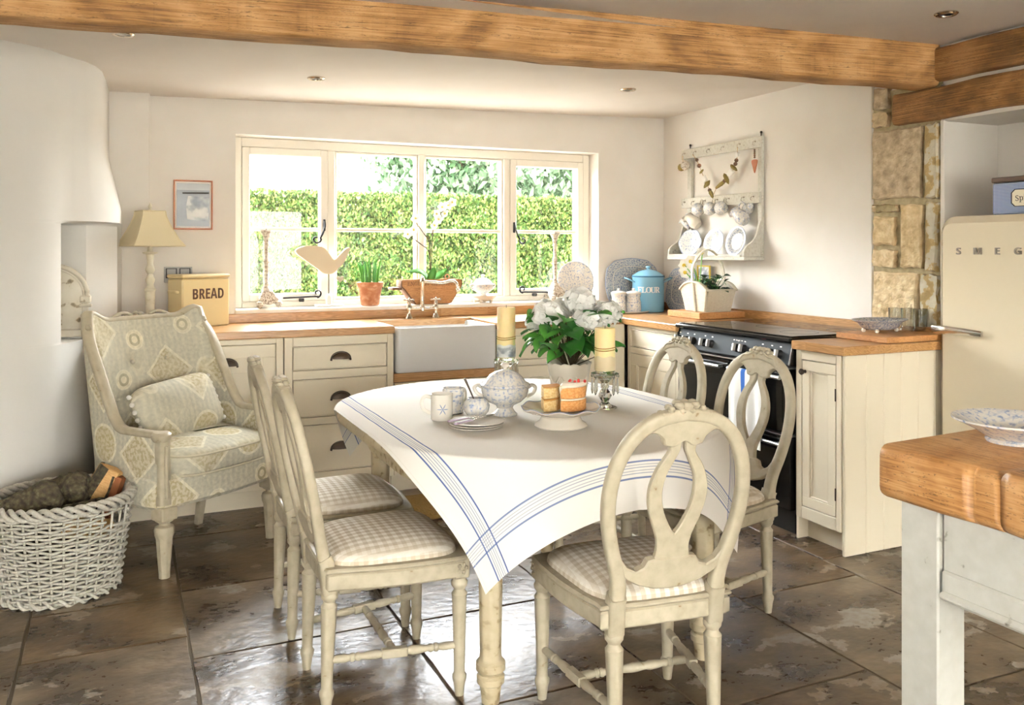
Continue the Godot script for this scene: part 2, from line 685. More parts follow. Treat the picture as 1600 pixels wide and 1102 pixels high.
	M.cake = relief(tex(mat("ffffff", 0.9), ramp(256, noise(82, 0.05, 4), [[0.1, C("d2a868")], [0.5, C("e4c486")], [0.9, C("eed8a6")]]), 8.0), fine, 0.3)
	M.cake2 = relief(tex(mat("ffffff", 0.9), ramp(256, noise(83, 0.05, 4), [[0.1, C("c4803e")], [0.5, C("d99c5c")], [0.9, C("e4b47a")]]), 8.0), fine, 0.3)
	M.crust = mat("c78f46", 0.85)
	M.icing = mat("f4ecd8", 0.45)
	M.cherry = mat("c8302a", 0.3)
	M.jute = relief(tex(mat("ffffff", 1.0), ramp(256, noise(84, 0.2, 3), [[0.2, C("6f5830")], [0.8, C("a3854e")]]), 4.0), fine, 0.8)
	M.wicker = tex(mat("ffffff", 0.7), ramp(256, noise(85, 0.05, 4), [[0.05, C("8f7a5c")], [0.25, C("b9b3a2")], [0.6, C("cbc8bb")], [1.0, C("d8d6cc")]]), 7.0)
	M.gingham = tex(mat("ffffff", 0.95), gingham_tex(), 1.0 / 0.108)
	M.fabric = tex(mat("ffffff", 0.95), fabric_tex(), 1.55)
	M.piping = mat("cfc7ae", 0.9)
	M.towel = mat("eeece6", 0.95)
	M.towelblue = mat("2a62b0", 0.95)
	M.photo = tex(mat("ffffff", 0.3), ramp(256, noise(86, 0.012, 3), [[0.2, C("6a7078")], [0.45, C("9fa4a6")], [0.55, C("d2d4d2")], [1.0, C("e8e8e4")]]), 3.0)
	M.check = tex(mat("ffffff", 0.6), check_tex(), 1.0 / 0.024)
	M.tinlid = mat("5b4c44", 0.4, 0.5)
	M.label = mat("efe6cc", 0.6)
	M.ink = mat("2a2520", 0.7)
	M.driftwood = mat("7a6a34", 0.85)
	M.bead = mat("5e3f26", 0.6)
	M.heart = mat("9b5a38", 0.6)
	M.moss = mat("3d4426", 1.0)

func gingham_tex():
	var n = noise(91, 0.3, 2)
	return paint(128, 128, func(x, y):
		var a = 1.0 if fmod(x * 4.0, 1.0) < 0.5 else 0.0
		var b = 1.0 if fmod(y * 4.0, 1.0) < 0.5 else 0.0
		var w = (a + b) * 0.5
		var c = C("f4eee2").lerp(C("bfae92"), w * 0.95)
		return c * (1.0 + 0.05 * n.get_noise_2d(x * 128, y * 128)))

func check_tex():
	return paint(64, 64, func(x, y):
		var a = 1.0 if fmod(x * 4.0, 1.0) < 0.5 else 0.0
		var b = 1.0 if fmod(y * 4.0, 1.0) < 0.5 else 0.0
		return C("d7dbe2").lerp(C("31508c"), (a + b) * 0.5))

func fabric_tex():
	# faded print: rosettes, medallions and diamond borders on grey-green stripes
	var n = noise(92, 0.02, 4)
	var r = RandomNumberGenerator.new()
	r.seed = 5
	var med = []
	var spots = [[0.14, 0.2, 0.13, 0], [0.5, 0.14, 0.07, 1], [0.8, 0.24, 0.14, 2], [0.3, 0.5, 0.07, 1], [0.58, 0.52, 0.15, 2], [0.9, 0.58, 0.07, 1], [0.14, 0.82, 0.15, 2], [0.46, 0.86, 0.12, 0], [0.76, 0.84, 0.07, 1]]
	for s in spots:
		med.append(s)
	return paint(512, 512, func(x, y):
		var g = n.get_noise_2d(x * 512, y * 512)
		var g2 = n.get_noise_2d(y * 1500 + 90, x * 1500)
		var c = C("b9b6a4").lerp(C("cdc7b2"), 0.5 + 0.5 * sin(x * TAU * 22.0) * 0.5 + g * 0.3)
		for m in med:
			var dx = absf(x - m[0])
			var dy = absf(y - m[1])
			dx = minf(dx, 1.0 - dx)
			dy = minf(dy, 1.0 - dy)
			var d = sqrt(dx * dx + dy * dy)
			if m[3] == 2:
				d = (dx + dy) * 0.8
			var q = d / m[2]
			if q < 1.0:
				if q > 0.86:
					c = C("e2dcc6")
				elif m[3] == 1:
					c = C("ddd5bb") if q < 0.35 or q > 0.62 else C("a9a184")
				elif m[3] == 0:
					c = C("ddd2b4").lerp(C("b3a67c"), clampf(0.5 + 1.6 * g2, 0, 1))
				else:
					c = C("d9d0b6").lerp(C("aca07c"), clampf(0.45 + 1.8 * g2, 0, 1))
		return c * (1.0 + 0.10 * g2))

func make_floor_material():
	# worn flagstone: brown stone, darker stains, pale grey scars with sharp rims
	var size = 1024
	var a = noise(101, 0.006, 5)
	var b = noise(102, 0.007, 6)
	var c = noise(103, 0.05, 4)
	b.domain_warp_enabled = true
	b.domain_warp_amplitude = 40.0
	b.domain_warp_frequency = 0.01
	var ia = a.get_seamless_image(size, size)
	var ib = b.get_seamless_image(size, size)
	var ic = c.get_seamless_image(size, size)
	for i in [ia, ib, ic]:
		i.convert(Image.FORMAT_L8)
	var da = ia.get_data()
	var db = ib.get_data()
	var dc = ic.get_data()
	M.flags = []
	var rough = PackedByteArray()
	rough.resize(size * size)
	var col = PackedByteArray()
	col.resize(size * size * 3)
	# the palest twentieth of the stone is scarred
	var hist = PackedInt32Array()
	hist.resize(1200)
	for i in range(0, size * size, 7):
		hist[int(clampf(db[i] / 255.0 + (dc[i] / 255.0 - 0.5) * 0.14 + 0.1, 0, 1.19) * 1000)] += 1
	var cut = 0.9
	var acc = 0
	for i in range(1199, 0, -1):
		acc += hist[i]
		if acc > size * size / 7 * 0.11:
			cut = i / 1000.0 - 0.1
			break
	var dark = C("3a2f24")
	var mid = C("5a4b39")
	var lite = C("7d6e58")
	var scar = C("958e82")
	for i in size * size:
		var va = da[i] / 255.0
		var vb = db[i] / 255.0
		var vc = dc[i] / 255.0
		var t = clampf((va - 0.5) * 1.5 + 0.5 + (vc - 0.5) * 0.3, 0, 1)
		var q = dark.lerp(mid, t * 2.0) if t < 0.5 else mid.lerp(lite, t * 2.0 - 1.0)
		var s = vb + (vc - 0.5) * 0.14
		var k = smoothstep(cut, cut + 0.02, s)
		var sc = scar.lerp(lite, clampf((vc - 0.35) * 1.2, 0, 0.6))
		q = q.lerp(sc, k)
		col[i * 3] = int(q.r * 255)
		col[i * 3 + 1] = int(q.g * 255)
		col[i * 3 + 2] = int(q.b * 255)
		rough[i] = int(clampf(0.2 + vc * 0.08 + va * 0.12 + k * 0.06, 0, 1) * 255)
	var tc = ImageTexture.create_from_image(Image.create_from_data(size, size, false, Image.FORMAT_RGB8, col))
	var tr = ImageTexture.create_from_image(Image.create_from_data(size, size, false, Image.FORMAT_L8, rough))
	var hb = ImageTexture.create_from_image(ic)
	for k in 3:
		var m = mat("ffffff", 1.0)
		tex(m, tc, Vector3(0.37, 0.42, 0.5), true)
		m.albedo_color = [Color(1, 1, 1), Color(0.93, 0.9, 0.86), Color(1.0, 0.96, 0.9)][k]
		m.uv1_offset = Vector3(k * 0.37, 0.0, k * 0.61)
		m.roughness_texture = tr
		m.roughness_texture_channel = BaseMaterial3D.TEXTURE_CHANNEL_RED
		relief(m, hb, 0.12)
		M.flags.append(m)
	M.grout = mat("6b6150", 0.9)

# ------------------------------------------------------------------ the room
func ceil_y(x, z):
	return 2.165 + 0.025 * x + 0.04 * (z + 5.1) * clampf(1.0 - x / 3.5, 0, 1)

func build_room():
	build_floor()
	# back wall, with the window opening
	var st = S()
	var z0 = BACK_Z - 0.36
	bx(st, V(-0.6, -0.1, z0), V(0.59, 2.5, BACK_Z))
	bx(st, V(2.96, -0.1, z0), V(RIGHT_X + 0.3, 2.5, BACK_Z))
	bx(st, V(0.59, -0.1, z0), V(2.96, 0.945, BACK_Z))
	bx(st, V(0.59, 1.985, z0), V(2.96, 2.5, BACK_Z))
	bx(st, V(-0.6, 0, BACK_Z - 0.01), V(0.14, 2.4, -5.05), 0.006)
	struct(put(st, "wall_back", M.wall, self))
	# right wall, plastered as far as the stone pier, and on past the fridge recess
	st = S()
	bx(st, V(RIGHT_X, -0.1, BACK_Z - 0.36), V(RIGHT_X + 0.3, 2.5, -3.262), 0.004)
	bx(st, V(3.51, -0.1, -1.9), V(3.9, 2.5, 5.8))
	bx(st, V(3.51, 2.1, -3.262), V(3.9, 2.5, -1.9))
	struct(put(st, "wall_right", M.wall, self))
	st = S()
	bx(st, V(3.50, 0, -2.862), V(3.9, 2.1, -2.84))
	bx(st, V(3.86, 0, -2.862), V(4.1, 2.1, -1.88))
	bx(st, V(3.50, 1.925, -2.862), V(3.9, 2.1, -1.9))
	bx(st, V(3.488, 0, -2.858), V(3.51, 1.93, -2.836), 0.003)
	struct(put(st, "wall_recess", M.wall, self))
	build_stone_pier()
	build_chimney()
	# the rest of the kitchen, behind the camera: glazed openings on the left and behind
	st = S()
	wall_x(st, -2.2, -1.9, -3.95, 5.8, [-0.7, 0.2, 1.1, 2.0])
	struct(put(st, "wall_left_garden_side", M.wall, self))
	st = S()
	wall_z(st, 5.5, 5.8, -2.2, 3.9, [-1.5, 3.1, 0.05, 2.1])
	struct(put(st, "wall_front", M.wall, self))
	var k = 2
	for w in [[V(0.8, 1.075, 5.65), 4.6, 2.05, 0.0], [V(-2.05, 1.55, -0.25), 0.9, 0.9, PI / 2]]:
		var o = Node3D.new()
		o.name = "window_%d" % k
		k += 1
		add_child(o)
		struct(o)
		o.position = w[0]
		o.rotation.y = w[3]
		st = S()
		for sx in [-1, 1]:
			box(st, V(sx * (w[1] / 2 - 0.03), 0, 0), V(0.06, w[2], 0.06), 0.004)
			box(st, V(0, sx * (w[2] / 2 - 0.03), 0), V(w[1] - 0.12, 0.06, 0.06), 0.004)
		for sx in [-1, 1]:
			box(st, V(sx * w[1] / 6, 0, 0), V(0.05, w[2] - 0.12, 0.05), 0.004)
		put(st, "window_frame", M.frame, o)
		for sx in [-1, 0, 1]:
			st = S()
			box(st, V(sx * w[1] / 3, 0, 0), V(w[1] / 3 - 0.08, w[2] - 0.12, 0.004))
			put(st, "pane", M.pane, o)
	# ceilings: low and uneven by the window, higher on this side of the beam
	st = S()
	grid(st, 14, 8, func(u, v): return V(lerpf(-0.9, 3.6, u), ceil_y(lerpf(-0.9, 3.6, u), lerpf(-5.2, -3.0, v)), lerpf(-5.2, -3.0, v)), false, false)
	grid(st, 2, 2, func(u, v): return V(lerpf(-0.9, 3.6, u), 2.5, lerpf(-5.2, -3.0, v)), false, true)
	bx(st, V(-0.9, 2.27, -5.2), V(3.6, 2.5, -5.1))
	struct(put(st, "ceiling_by_window", M.ceil, self))
	st = S()
	bx(st, V(-2.2, 2.285, -3.4), V(3.9, 2.55, 5.8))
	bx(st, V(-2.2, 2.2, -5.3), V(-0.85, 2.55, -3.3))
	struct(put(st, "ceiling", M.ceil, self))
	st = S()
	bx(st, V(-2.4, 2.55, -5.6), V(4.2, 2.8, 6.0))
	struct(put(st, "roof", M.wall, self))
	build_beams()
	# recessed spotlights, switched off
	var dl = [[0.005, -3.892, "nearest the curved chimney breast"], [0.91, -4.453, "above the left half of the window"], [1.744, -3.656, "nearest the beam, above the table"], [2.624, -4.207, "nearest the plate rack wall"]]
	for d in dl:
		var t = thing("ceiling_spotlight", "small round chrome recessed spotlight " + d[2], "spotlight", V(d[0], ceil_y(d[0], d[1]), d[1]), 0, "recessed ceiling spotlights")
		spotlight(t)
	spotlight(thing("ceiling_spotlight", "round chrome recessed spotlight cut by the top right edge of the photo", "spotlight", V(3.05, 2.285, -2.47), 0, "recessed ceiling spotlights"))

func spotlight(t):
	var st = S()
	lathe(st, P2([0.046, -0.001, 0.046, 0.004, 0.040, 0.009, 0.030, 0.008, 0.028, 0.002]), 24, Transform3D(rotx(PI), Vector3.ZERO))
	put(st, "bezel", M.nickel, t)
	st = S()
	lathe(st, P2([0.0, 0.001, 0.029, 0.001, 0.029, 0.006, 0.012, 0.004, 0.0, 0.0035]), 20, Transform3D(rotx(PI), Vector3.ZERO))
	put(st, "bulb", M.glass, t)

func wall_x(st, x0, x1, za, zb, h):
	bx(st, V(x0, -0.1, za), V(x1, 2.5, h[0]))
	bx(st, V(x0, -0.1, h[1]), V(x1, 2.5, zb))
	bx(st, V(x0, -0.1, h[0]), V(x1, h[2], h[1]))
	bx(st, V(x0, h[3], h[0]), V(x1, 2.5, h[1]))

func wall_z(st, z0, z1, xa, xb, h):
	bx(st, V(xa, -0.1, z0), V(h[0], 2.5, z1))
	bx(st, V(h[1], -0.1, z0), V(xb, 2.5, z1))
	bx(st, V(h[0], -0.1, z0), V(h[1], h[2], z1))
	bx(st, V(h[0], h[3], z0), V(h[1], 2.5, z1))

func build_floor():
	var st = S()
	bx(st, V(-2.2, -0.2, -5.3), V(4.1, -0.006, 5.8))
	var fl = put(st, "floor", M.grout, self)
	struct(fl)
	var r = RandomNumberGenerator.new()
	r.seed = 12
	# columns of flagstones; joints seen in the photograph come first
	var xs = [-2.2, -1.62, -0.96, -0.30, 0.207, 0.90, 1.52, 2.14, 2.73, 3.4, 4.1]
	var known = {3: [-4.9, -4.2, -3.54, -3.15, -2.4], 4: [-5.0, -4.25, -3.58, -2.972, -2.3, -1.6], 5: [-4.8, -4.1, -3.5, -2.94, -2.31, -1.7], 6: [-4.7, -4.0, -3.35, -2.66, -2.02], 7: [-4.6, -3.9, -3.27, -2.63, -1.82, -1.2], 8: [-4.9, -4.2, -3.5, -2.82, -1.82, -1.1]}
	for i in xs.size() - 1:
		var zs = [-5.2]
		if known.has(i):
			for z in known[i]:
				zs.append(z)
		while zs[-1] < 5.5:
			zs.append(zs[-1] + r.randf_range(0.5, 0.85))
		zs[-1] = minf(zs[-1], 5.7)
		for j in zs.size() - 1:
			var g = 0.006
			var a = xs[i] + g / 2
			var b = xs[i + 1] - g / 2
			var c = zs[j] + g / 2
			var d = zs[j + 1] - g / 2
			var poly = []
			var cs = [Vector2(a, c), Vector2(b, c), Vector2(b, d), Vector2(a, d)]
			for q in 4:
				var p0 = cs[q]
				var p1 = cs[(q + 1) % 4]
				for s in 6:
					var p = p0.lerp(p1, s / 6.0)
					var nrm = Vector2(-(p1 - p0).y, (p1 - p0).x).normalized()
					poly.append(p + nrm * r.randf_range(0.0, 0.005))
			var fs = S()
			var t = 0.05
			var y = r.randf_range(-0.0015, 0.0015)
			# outline is in the xz plane: turn the extrusion to lie flat
			extrude(fs, poly, t, 0.0012, Transform3D(Basis(Vector3.RIGHT, Vector3(0, 0, 1), Vector3(0, -1, 0)), V(0, -t / 2 + y, 0)))
			put(fs, "flagstone", M.flags[r.randi() % 3], fl)

func stone_block(st, z0, z1, y0, y1, depth, r):
	# in the plane of the right wall: outline in (z, y), face towards -x
	var cs = [Vector2(z0, y0), Vector2(z1, y0), Vector2(z1, y1), Vector2(z0, y1)]
	var poly = []
	for q in 4:
		var p0 = cs[q]
		var p1 = cs[(q + 1) % 4]
		var nrm = Vector2(-(p1 - p0).y, (p1 - p0).x).normalized()
		for s in 6:
			var amt = r.randf_range(-0.002, 0.009)
			if s == 0:
				amt = 0.008
			poly.append(p0.lerp(p1, s / 6.0) + nrm * amt)
	extrude(st, poly, depth, 0.008, Transform3D(Basis(Vector3(0, 0, 1), Vector3(0, 1, 0), Vector3(-1, 0, 0)), V(3.50, 0, 0)))

func build_stone_pier():
	var st = S()
	bx(st, V(3.502, -0.1, -3.266), V(3.86, 2.12, -2.858))
	var pier = put(st, "wall_stone_pier", M.mortar, self)
	struct(pier)
	var r = RandomNumberGenerator.new()
	r.seed = 4
	var L = [[-3.25, -3.15, 2.03, 2.14, 0, 0.05], [-3.25, -3.15, 1.94, 2.02, 3, 0.05], [-3.25, -2.955, 1.575, 1.925, 0, 0.06],
		[-3.25, -3.10, 1.512, 1.555, 2, 0.05], [-3.25, -3.115, 1.345, 1.495, 1, 0.052], [-3.25, -3.11, 1.235, 1.328, 2, 0.05], [-3.08, -2.95, 1.235, 1.545, 1, 0.056],
		[-3.25, -2.975, 0.93, 1.215, 2, 0.056], [-3.25, -2.87, 0.62, 0.91, 1, 0.05], [-3.25, -2.87, 0.32, 0.6, 3, 0.05], [-3.25, -2.87, 0.0, 0.3, 0, 0.05]]
	for l in L:
		st = S()
		stone_block(st, l[0], l[1], l[2], l[3], l[5], r)
		put(st, "stone", M.stones[l[4]], pier)
	for l in [[-2.945, -2.866, 1.565, 1.925], [-2.94, -2.866, 1.22, 1.555], [-2.965, -2.866, 0.93, 1.21]]:
		st = S()
		stone_block(st, l[0], l[1], l[2], l[3], 0.045, r)
		var o = put(st, "stone", M.flaked, pier)
		o.set_meta("label", "stone with flaking whitewash")

func build_chimney():
	# rounded chimney breast: plan outlines stacked by height, with a niche between 0.91 and 1.46
	var left = [Vector2(-1.95, -3.85), Vector2(-1.2, -3.93), Vector2(-0.8, -4.0), Vector2(-0.5, -4.1), Vector2(-0.36, -4.18), Vector2(-0.28, -4.25), Vector2(-0.245, -4.31)]
	var low = [Vector2(-0.22, -4.37), Vector2(-0.19, -4.44), Vector2(-0.165, -4.52), Vector2(-0.15, -4.62), Vector2(-0.13, -4.75), Vector2(-0.1, -5.06)]
	var nic = [Vector2(-0.27, -4.36), Vector2(-0.43, -4.42), Vector2(-0.41, -4.64), Vector2(-0.155, -4.62), Vector2(-0.02, -4.75), Vector2(0.0, -5.06)]
	var hood = [Vector2(-0.2, -4.365), Vector2(-0.15, -4.42), Vector2(-0.11, -4.5), Vector2(-0.085, -4.6), Vector2(-0.075, -4.75), Vector2(-0.06, -5.06)]
	var hood2 = [Vector2(-0.2, -4.36), Vector2(-0.125, -4.42), Vector2(-0.06, -4.5), Vector2(-0.012, -4.62), Vector2(0.0, -4.78), Vector2(0.0, -5.06)]
	var lev = [[-0.05, low], [0.905, low], [0.915, nic], [1.44, nic], [1.455, hood2], [1.52, hood2], [1.8, hood], [2.45, hood]]
	var st = S()
	var rings = []
	for l in lev:
		var ring = []
		for p in left + l[1]:
			ring.append(V(p.x, l[0], p.y))
		rings.append(ring)
	for i in rings.size() - 1:
		var flat = i == 1 or i == 3
		for j in rings[i].size() - 1:
			st.set_smooth_group(i + 20 if flat else 1)
			if i == 2 and j >= 6:
				st.set_smooth_group(-1)
			quad(st, rings[i][j], rings[i][j + 1], rings[i + 1][j + 1], rings[i + 1][j])
	st.set_smooth_group(-1)
	var o = put(st, "wall_left", M.chimney, self)
	struct(o)
	# outer skin, so that no daylight leaks in behind it
	st = S()
	bx(st, V(-2.3, -0.1, -5.5), V(-0.55, 2.5, -5.0))
	bx(st, V(-2.3, -0.1, -5.5), V(-1.9, 2.5, -3.8))
	struct(put(st, "wall_left_outer", M.chimney, self))

func build_beams():
	var n = noise(120, 1.0, 3)
	var mk = func(length, w, h, seed_, wob):
		var st = S()
		var pts = []
		var scl = []
		var k = 40
		for i in k + 1:
			var x = lerpf(-length / 2, length / 2, float(i) / k)
			pts.append(V(x, wob * n.get_noise_2d(x * 1.3, seed_), wob * n.get_noise_2d(x * 1.1, seed_ + 9)))
			scl.append(1.0 + 0.035 * n.get_noise_2d(x * 4.0, seed_ + 20))
		var sec = []
		for p in rrect(w, h, 0.018, 2):
			sec.append(p)
		sweep(st, pts, sec, scl, false, Vector3.UP, false)
		return st
	var st = mk.call(5.5, 0.15, 0.31, 1.0, 0.012)
	solo(st, "oak_ceiling_beam", M.beam, "long pale oak beam crossing the whole ceiling above the table", "beam", "", V(0.76, 2.248, -3.225), V(0, -0.1066, 0))
	st = mk.call(3.9, 0.16, 0.155, 2.0, 0.008)
	solo(st, "oak_wall_beam", M.lintel, "upper dark oak beam running along the right wall under the ceiling", "beam", "", V(3.54, 2.19, -1.02), V(0, PI / 2, 0))
	st = mk.call(1.72, 0.2, 0.15, 3.0, 0.01)
	solo(st, "oak_lintel", M.lintel, "rough dark oak lintel over the fridge recess", "beam", "", V(3.56, 2.012, -2.24), V(0, PI / 2, 0))

# ------------------------------------------------------------------ the window
func build_window():
	var o = Node3D.new()
	o.name = "window_1"
	add_child(o)
	struct(o)
	o.position = V(0, 0, -5.29)
	var st = S()
	var yb = 0.985
	var yt = 1.985
	bx(st, V(0.59, yb, -0.04), V(0.64, yt, 0.04), 0.004)
	bx(st, V(2.91, yb, -0.04), V(2.96, yt, 0.04), 0.004)
	bx(st, V(0.64, yt - 0.055, -0.04), V(2.91, yt, 0.04), 0.004)
	bx(st, V(0.64, yb, -0.04), V(2.91, yb + 0.035, 0.04), 0.004)
	put(st, "window_frame", M.frame, o)
	for m in [[1.165, 0.045], [1.741, 0.042], [2.335, 0.045]]:
		st = S()
		bx(st, V(m[0] - m[1] / 2, yb + 0.035, -0.04), V(m[0] + m[1] / 2, yt - 0.055, 0.04), 0.004)
		put(st, "mullion", M.frame, o)
	st = S()
	bx(st, V(0.585, 0.94, -0.06), V(2.965, 0.985, 0.185), 0.006)
	put(st, "window_sill", M.reveal, o)
	var lights = [[0.64, 1.1425, 0.042, 0.02], [1.1875, 1.72, 0.012, 0.0], [1.762, 2.3125, 0.012, 0.0], [2.3575, 2.91, 0.042, 0.02]]
	for l in lights:
		var fw = l[2]
		st = S()
		var a = l[0] + 0.002
		var b = l[1] - 0.002
		var c = yb + 0.037
		var d = yt - 0.057
		var z0 = -0.03
		var z1 = 0.028 + l[3]
		bx(st, V(a, c, z0), V(a + fw, d, z1), 0.003)
		bx(st, V(b - fw, c, z0), V(b, d, z1), 0.003)
		bx(st, V(a + fw, c, z0), V(b - fw, c + fw, z1), 0.003)
		bx(st, V(a + fw, d - fw, z0), V(b - fw, d, z1), 0.003)
		var cs = put(st, "casement", M.frame, o)
		st = S()
		bx(st, V(a + fw, 1.437, -0.022), V(b - fw, 1.46, 0.022), 0.004)
		put(st, "glazing_bar", M.frame, cs)
		for yy in [[c + fw, 1.437], [1.46, d - fw]]:
			st = S()
			bx(st, V(a + fw, yy[0], -0.002), V(b - fw, yy[1], 0.002))
			put(st, "pane", M.pane, cs)
		if l[3] > 0:
			# black curled fastener at the middle stile and stay on the bottom rail
			var sx = b - 0.022 if a < 1 else a + 0.022
			var sg = -1.0 if a < 1 else 1.0
			st = S()
			box(st, V(sx, 1.475, 0.055), V(0.014, 0.07, 0.012), 0.003)
			var pts = [V(sx, 1.5, 0.062), V(sx, 1.47, 0.075), V(sx + sg * 0.012, 1.43, 0.08), V(sx + sg * 0.03, 1.395, 0.08)]
			for q in 10:
				var t = q / 9.0 * 1.7 * PI
				var rr = 0.028 * (1.0 - q / 13.0)
				pts.append(V(sx + sg * (0.052 - cos(t) * rr), 1.39 - sin(t) * rr, 0.08))
			tube(st, curve(pts, 3), 0.006, 6)
			put(st, "window_handle", M.blackiron, cs)
			st = S()
			var x0 = (a + b) / 2 - 0.02 if a < 1 else a + 0.06
			var x1 = x0 + 0.22
			pts = [V(x0, yb + 0.055, 0.07), V(x1 - 0.03, yb + 0.06, 0.07)]
			if a > 1:
				pts = [V(x1, yb + 0.055, 0.07), V(x0 + 0.03, yb + 0.06, 0.07)]
			var e = pts[1].x
			var sgn = 1.0 if a < 1 else -1.0
			for q in 10:
				var t = q / 9.0 * 1.8 * PI
				var rr = 0.026 * (1.0 - q / 13.0)
				pts.append(V(e + sgn * (0.012 + sin(t) * rr), yb + 0.08 - cos(t) * rr, 0.07))
			tube(st, curve(pts, 3), 0.0058, 6)
			box(st, V((x0 + x1) / 2, yb + 0.04, 0.06), V(0.03, 0.02, 0.02), 0.003)
			put(st, "casement_stay", M.blackiron, cs)

# ------------------------------------------------------------------ the garden
func leaf_mesh(w, l):
	var st = S()
	st.set_smooth_group(-1)
	var a = V(0, 0, 0)
	var b = V(w / 2, l * 0.45, w * 0.18)
	var c = V(0, l, 0)
	var d = V(-w / 2, l * 0.45, w * 0.18)
	tri(st, a, b, c)
	tri(st, a, c, d)
	return done(st)

func leaves(n, parent, count, mesh, material, place: Callable, tints: Array, seed_):
	var r = RandomNumberGenerator.new()
	r.seed = seed_
	var mm = MultiMesh.new()
	mm.transform_format = MultiMesh.TRANSFORM_3D
	mm.use_colors = true
	mm.mesh = mesh
	mm.instance_count = count
	for i in count:
		var p = place.call(r)
		var b = Basis.from_euler(V(r.randf_range(-0.9, 0.9), r.randf_range(0, TAU), r.randf_range(-0.9, 0.9)))
		mm.set_instance_transform(i, Transform3D(b.scaled(Vector3.ONE * r.randf_range(0.7, 1.3)), p))
		var c = tints[r.randi() % tints.size()].lerp(tints[r.randi() % tints.size()], r.randf())
		mm.set_instance_color(i, c.srgb_to_linear())
	var o = MultiMeshInstance3D.new()
	o.multimesh = mm
	o.material_override = material
	o.name = numbered(n) if parent == self else n
	parent.add_child(o, true)
	stuff(o)
	return o

func build_garden():
	var st = S()
	bx(st, V(-30, -0.4, -60), V(40, -0.15, -5.6))
	bx(st, V(-30, -0.4, 6.0), V(40, -0.05, 40))
	struct(put(st, "ground", relief(tex(mat("ffffff", 1.0), ramp(256, noise(130, 0.05, 4), [[0.2, C("b0ada6")], [0.8, C("d2cfc6")]]), 0.5, true), M.fine, 2.0), self))
	st = S()
	bx(st, V(-14, -0.2, 11.0), V(16, 2.35, 11.4))
	struct(put(st, "wall_garden", M.wall, self))
	# whitewashed outbuilding across the garden, left of what the window shows
	st = S()
	bx(st, V(-11, -0.2, -12.0), V(-0.9, 3.1, -10.5))
	struct(put(st, "wall_outbuilding", M.wall, self))
	var lm = mat("ffffff", 0.7, 0.0, 0.2)
	lm.vertex_color_use_as_albedo = true
	lm.backlight_enabled = true
	lm.backlight = Color(0.08, 0.1, 0.03)
	var t = thing("clipped_hedge", "clipped bright green hedge filling the lower window panes", "hedge", V(0, -0.15, -8.3))
	st = S()
	bx(st, V(-2.5, 0, -0.95), V(7.5, 1.93, -0.15), 0.1)
	put(st, "branches", mat("6b5a40", 1.0), t)
	var hn = noise(131, 0.9, 3)
	var g = [C("33441a"), C("455428"), C("626636"), C("263c16"), C("16280e"), C("505a28")]
	leaves("foliage", t, 150000, leaf_mesh(0.026, 0.044), lm, func(r):
		var x = r.randf_range(-0.6, 6.6)
		if r.randf() < 0.86:
			var y = r.randf_range(0.5, 2.03)
			return V(x, y, 0.02 + 0.13 * hn.get_noise_2d(x * 2.0, y * 2.0) - 0.14 * r.randf())
		return V(x, 1.95 + 0.07 * hn.get_noise_2d(x * 2.0, 7.0) + 0.06 * r.randf(), -r.randf() * 0.9), g, 3)
	# trees beyond the hedge
	var tl = [[4.9, -13.0, 3.4, 1.5, "grey-green leafy tree beyond the hedge, behind the third window light"], [7.2, -13.5, 3.6, 1.9, "dark leafy tree beyond the hedge, behind the right-hand casement"]]
	for q in tl:
		var tr = thing("garden_tree", q[4], "tree", V(q[0], -0.15, q[1]))
		st = S()
		tube(st, [V(0, 0, 0), V(0.05, 1.2, 0), V(0, 2.6, 0.05), V(0.1, q[2], 0)], [0.16, 0.12, 0.08, 0.04], 8)
		put(st, "trunk", M.bark, tr)
		var tn = noise(133, 0.6, 3)
		leaves("foliage", tr, 9000, leaf_mesh(0.09, 0.15), lm, func(r):
			var d = Vector3(r.randfn(), r.randfn(), r.randfn()).normalized() * (0.5 + 0.5 * r.randf())
			d *= 1.0 + 0.35 * tn.get_noise_3d(d.x * 3, d.y * 3, d.z * 3)
			return V(d.x * q[3], q[2] - 0.2 + d.y * 1.5, d.z * q[3]), [C("3c4e38"), C("52624c"), C("2c4028"), C("627058")], 8)
	var bt = thing("bare_tree", "slender bare branched tree beyond the hedge, behind the second window light", "tree", V(3.2, -0.15, -14.0))
	st = S()
	tube(st, [V(0, 0, 0), V(0.05, 1.5, 0), V(0.0, 3.0, 0.05), V(0.1, 4.6, 0)], [0.05, 0.04, 0.03, 0.012], 6)
	put(st, "trunk", M.bark, bt)
	var r2 = RandomNumberGenerator.new()
	r2.seed = 9
	for k in 9:
		st = S()
		var y0 = r2.randf_range(1.6, 3.6)
		var a = r2.randf_range(0, TAU)
		var l = r2.randf_range(0.5, 1.1)
		tube(st, [V(0.03, y0, 0), V(cos(a) * l * 0.5, y0 + l * 0.5, sin(a) * l * 0.5), V(cos(a) * l * 0.8, y0 + l * 1.1, sin(a) * l * 0.8)], [0.018, 0.012, 0.005], 5)
		put(st, "branch", M.bark, bt)

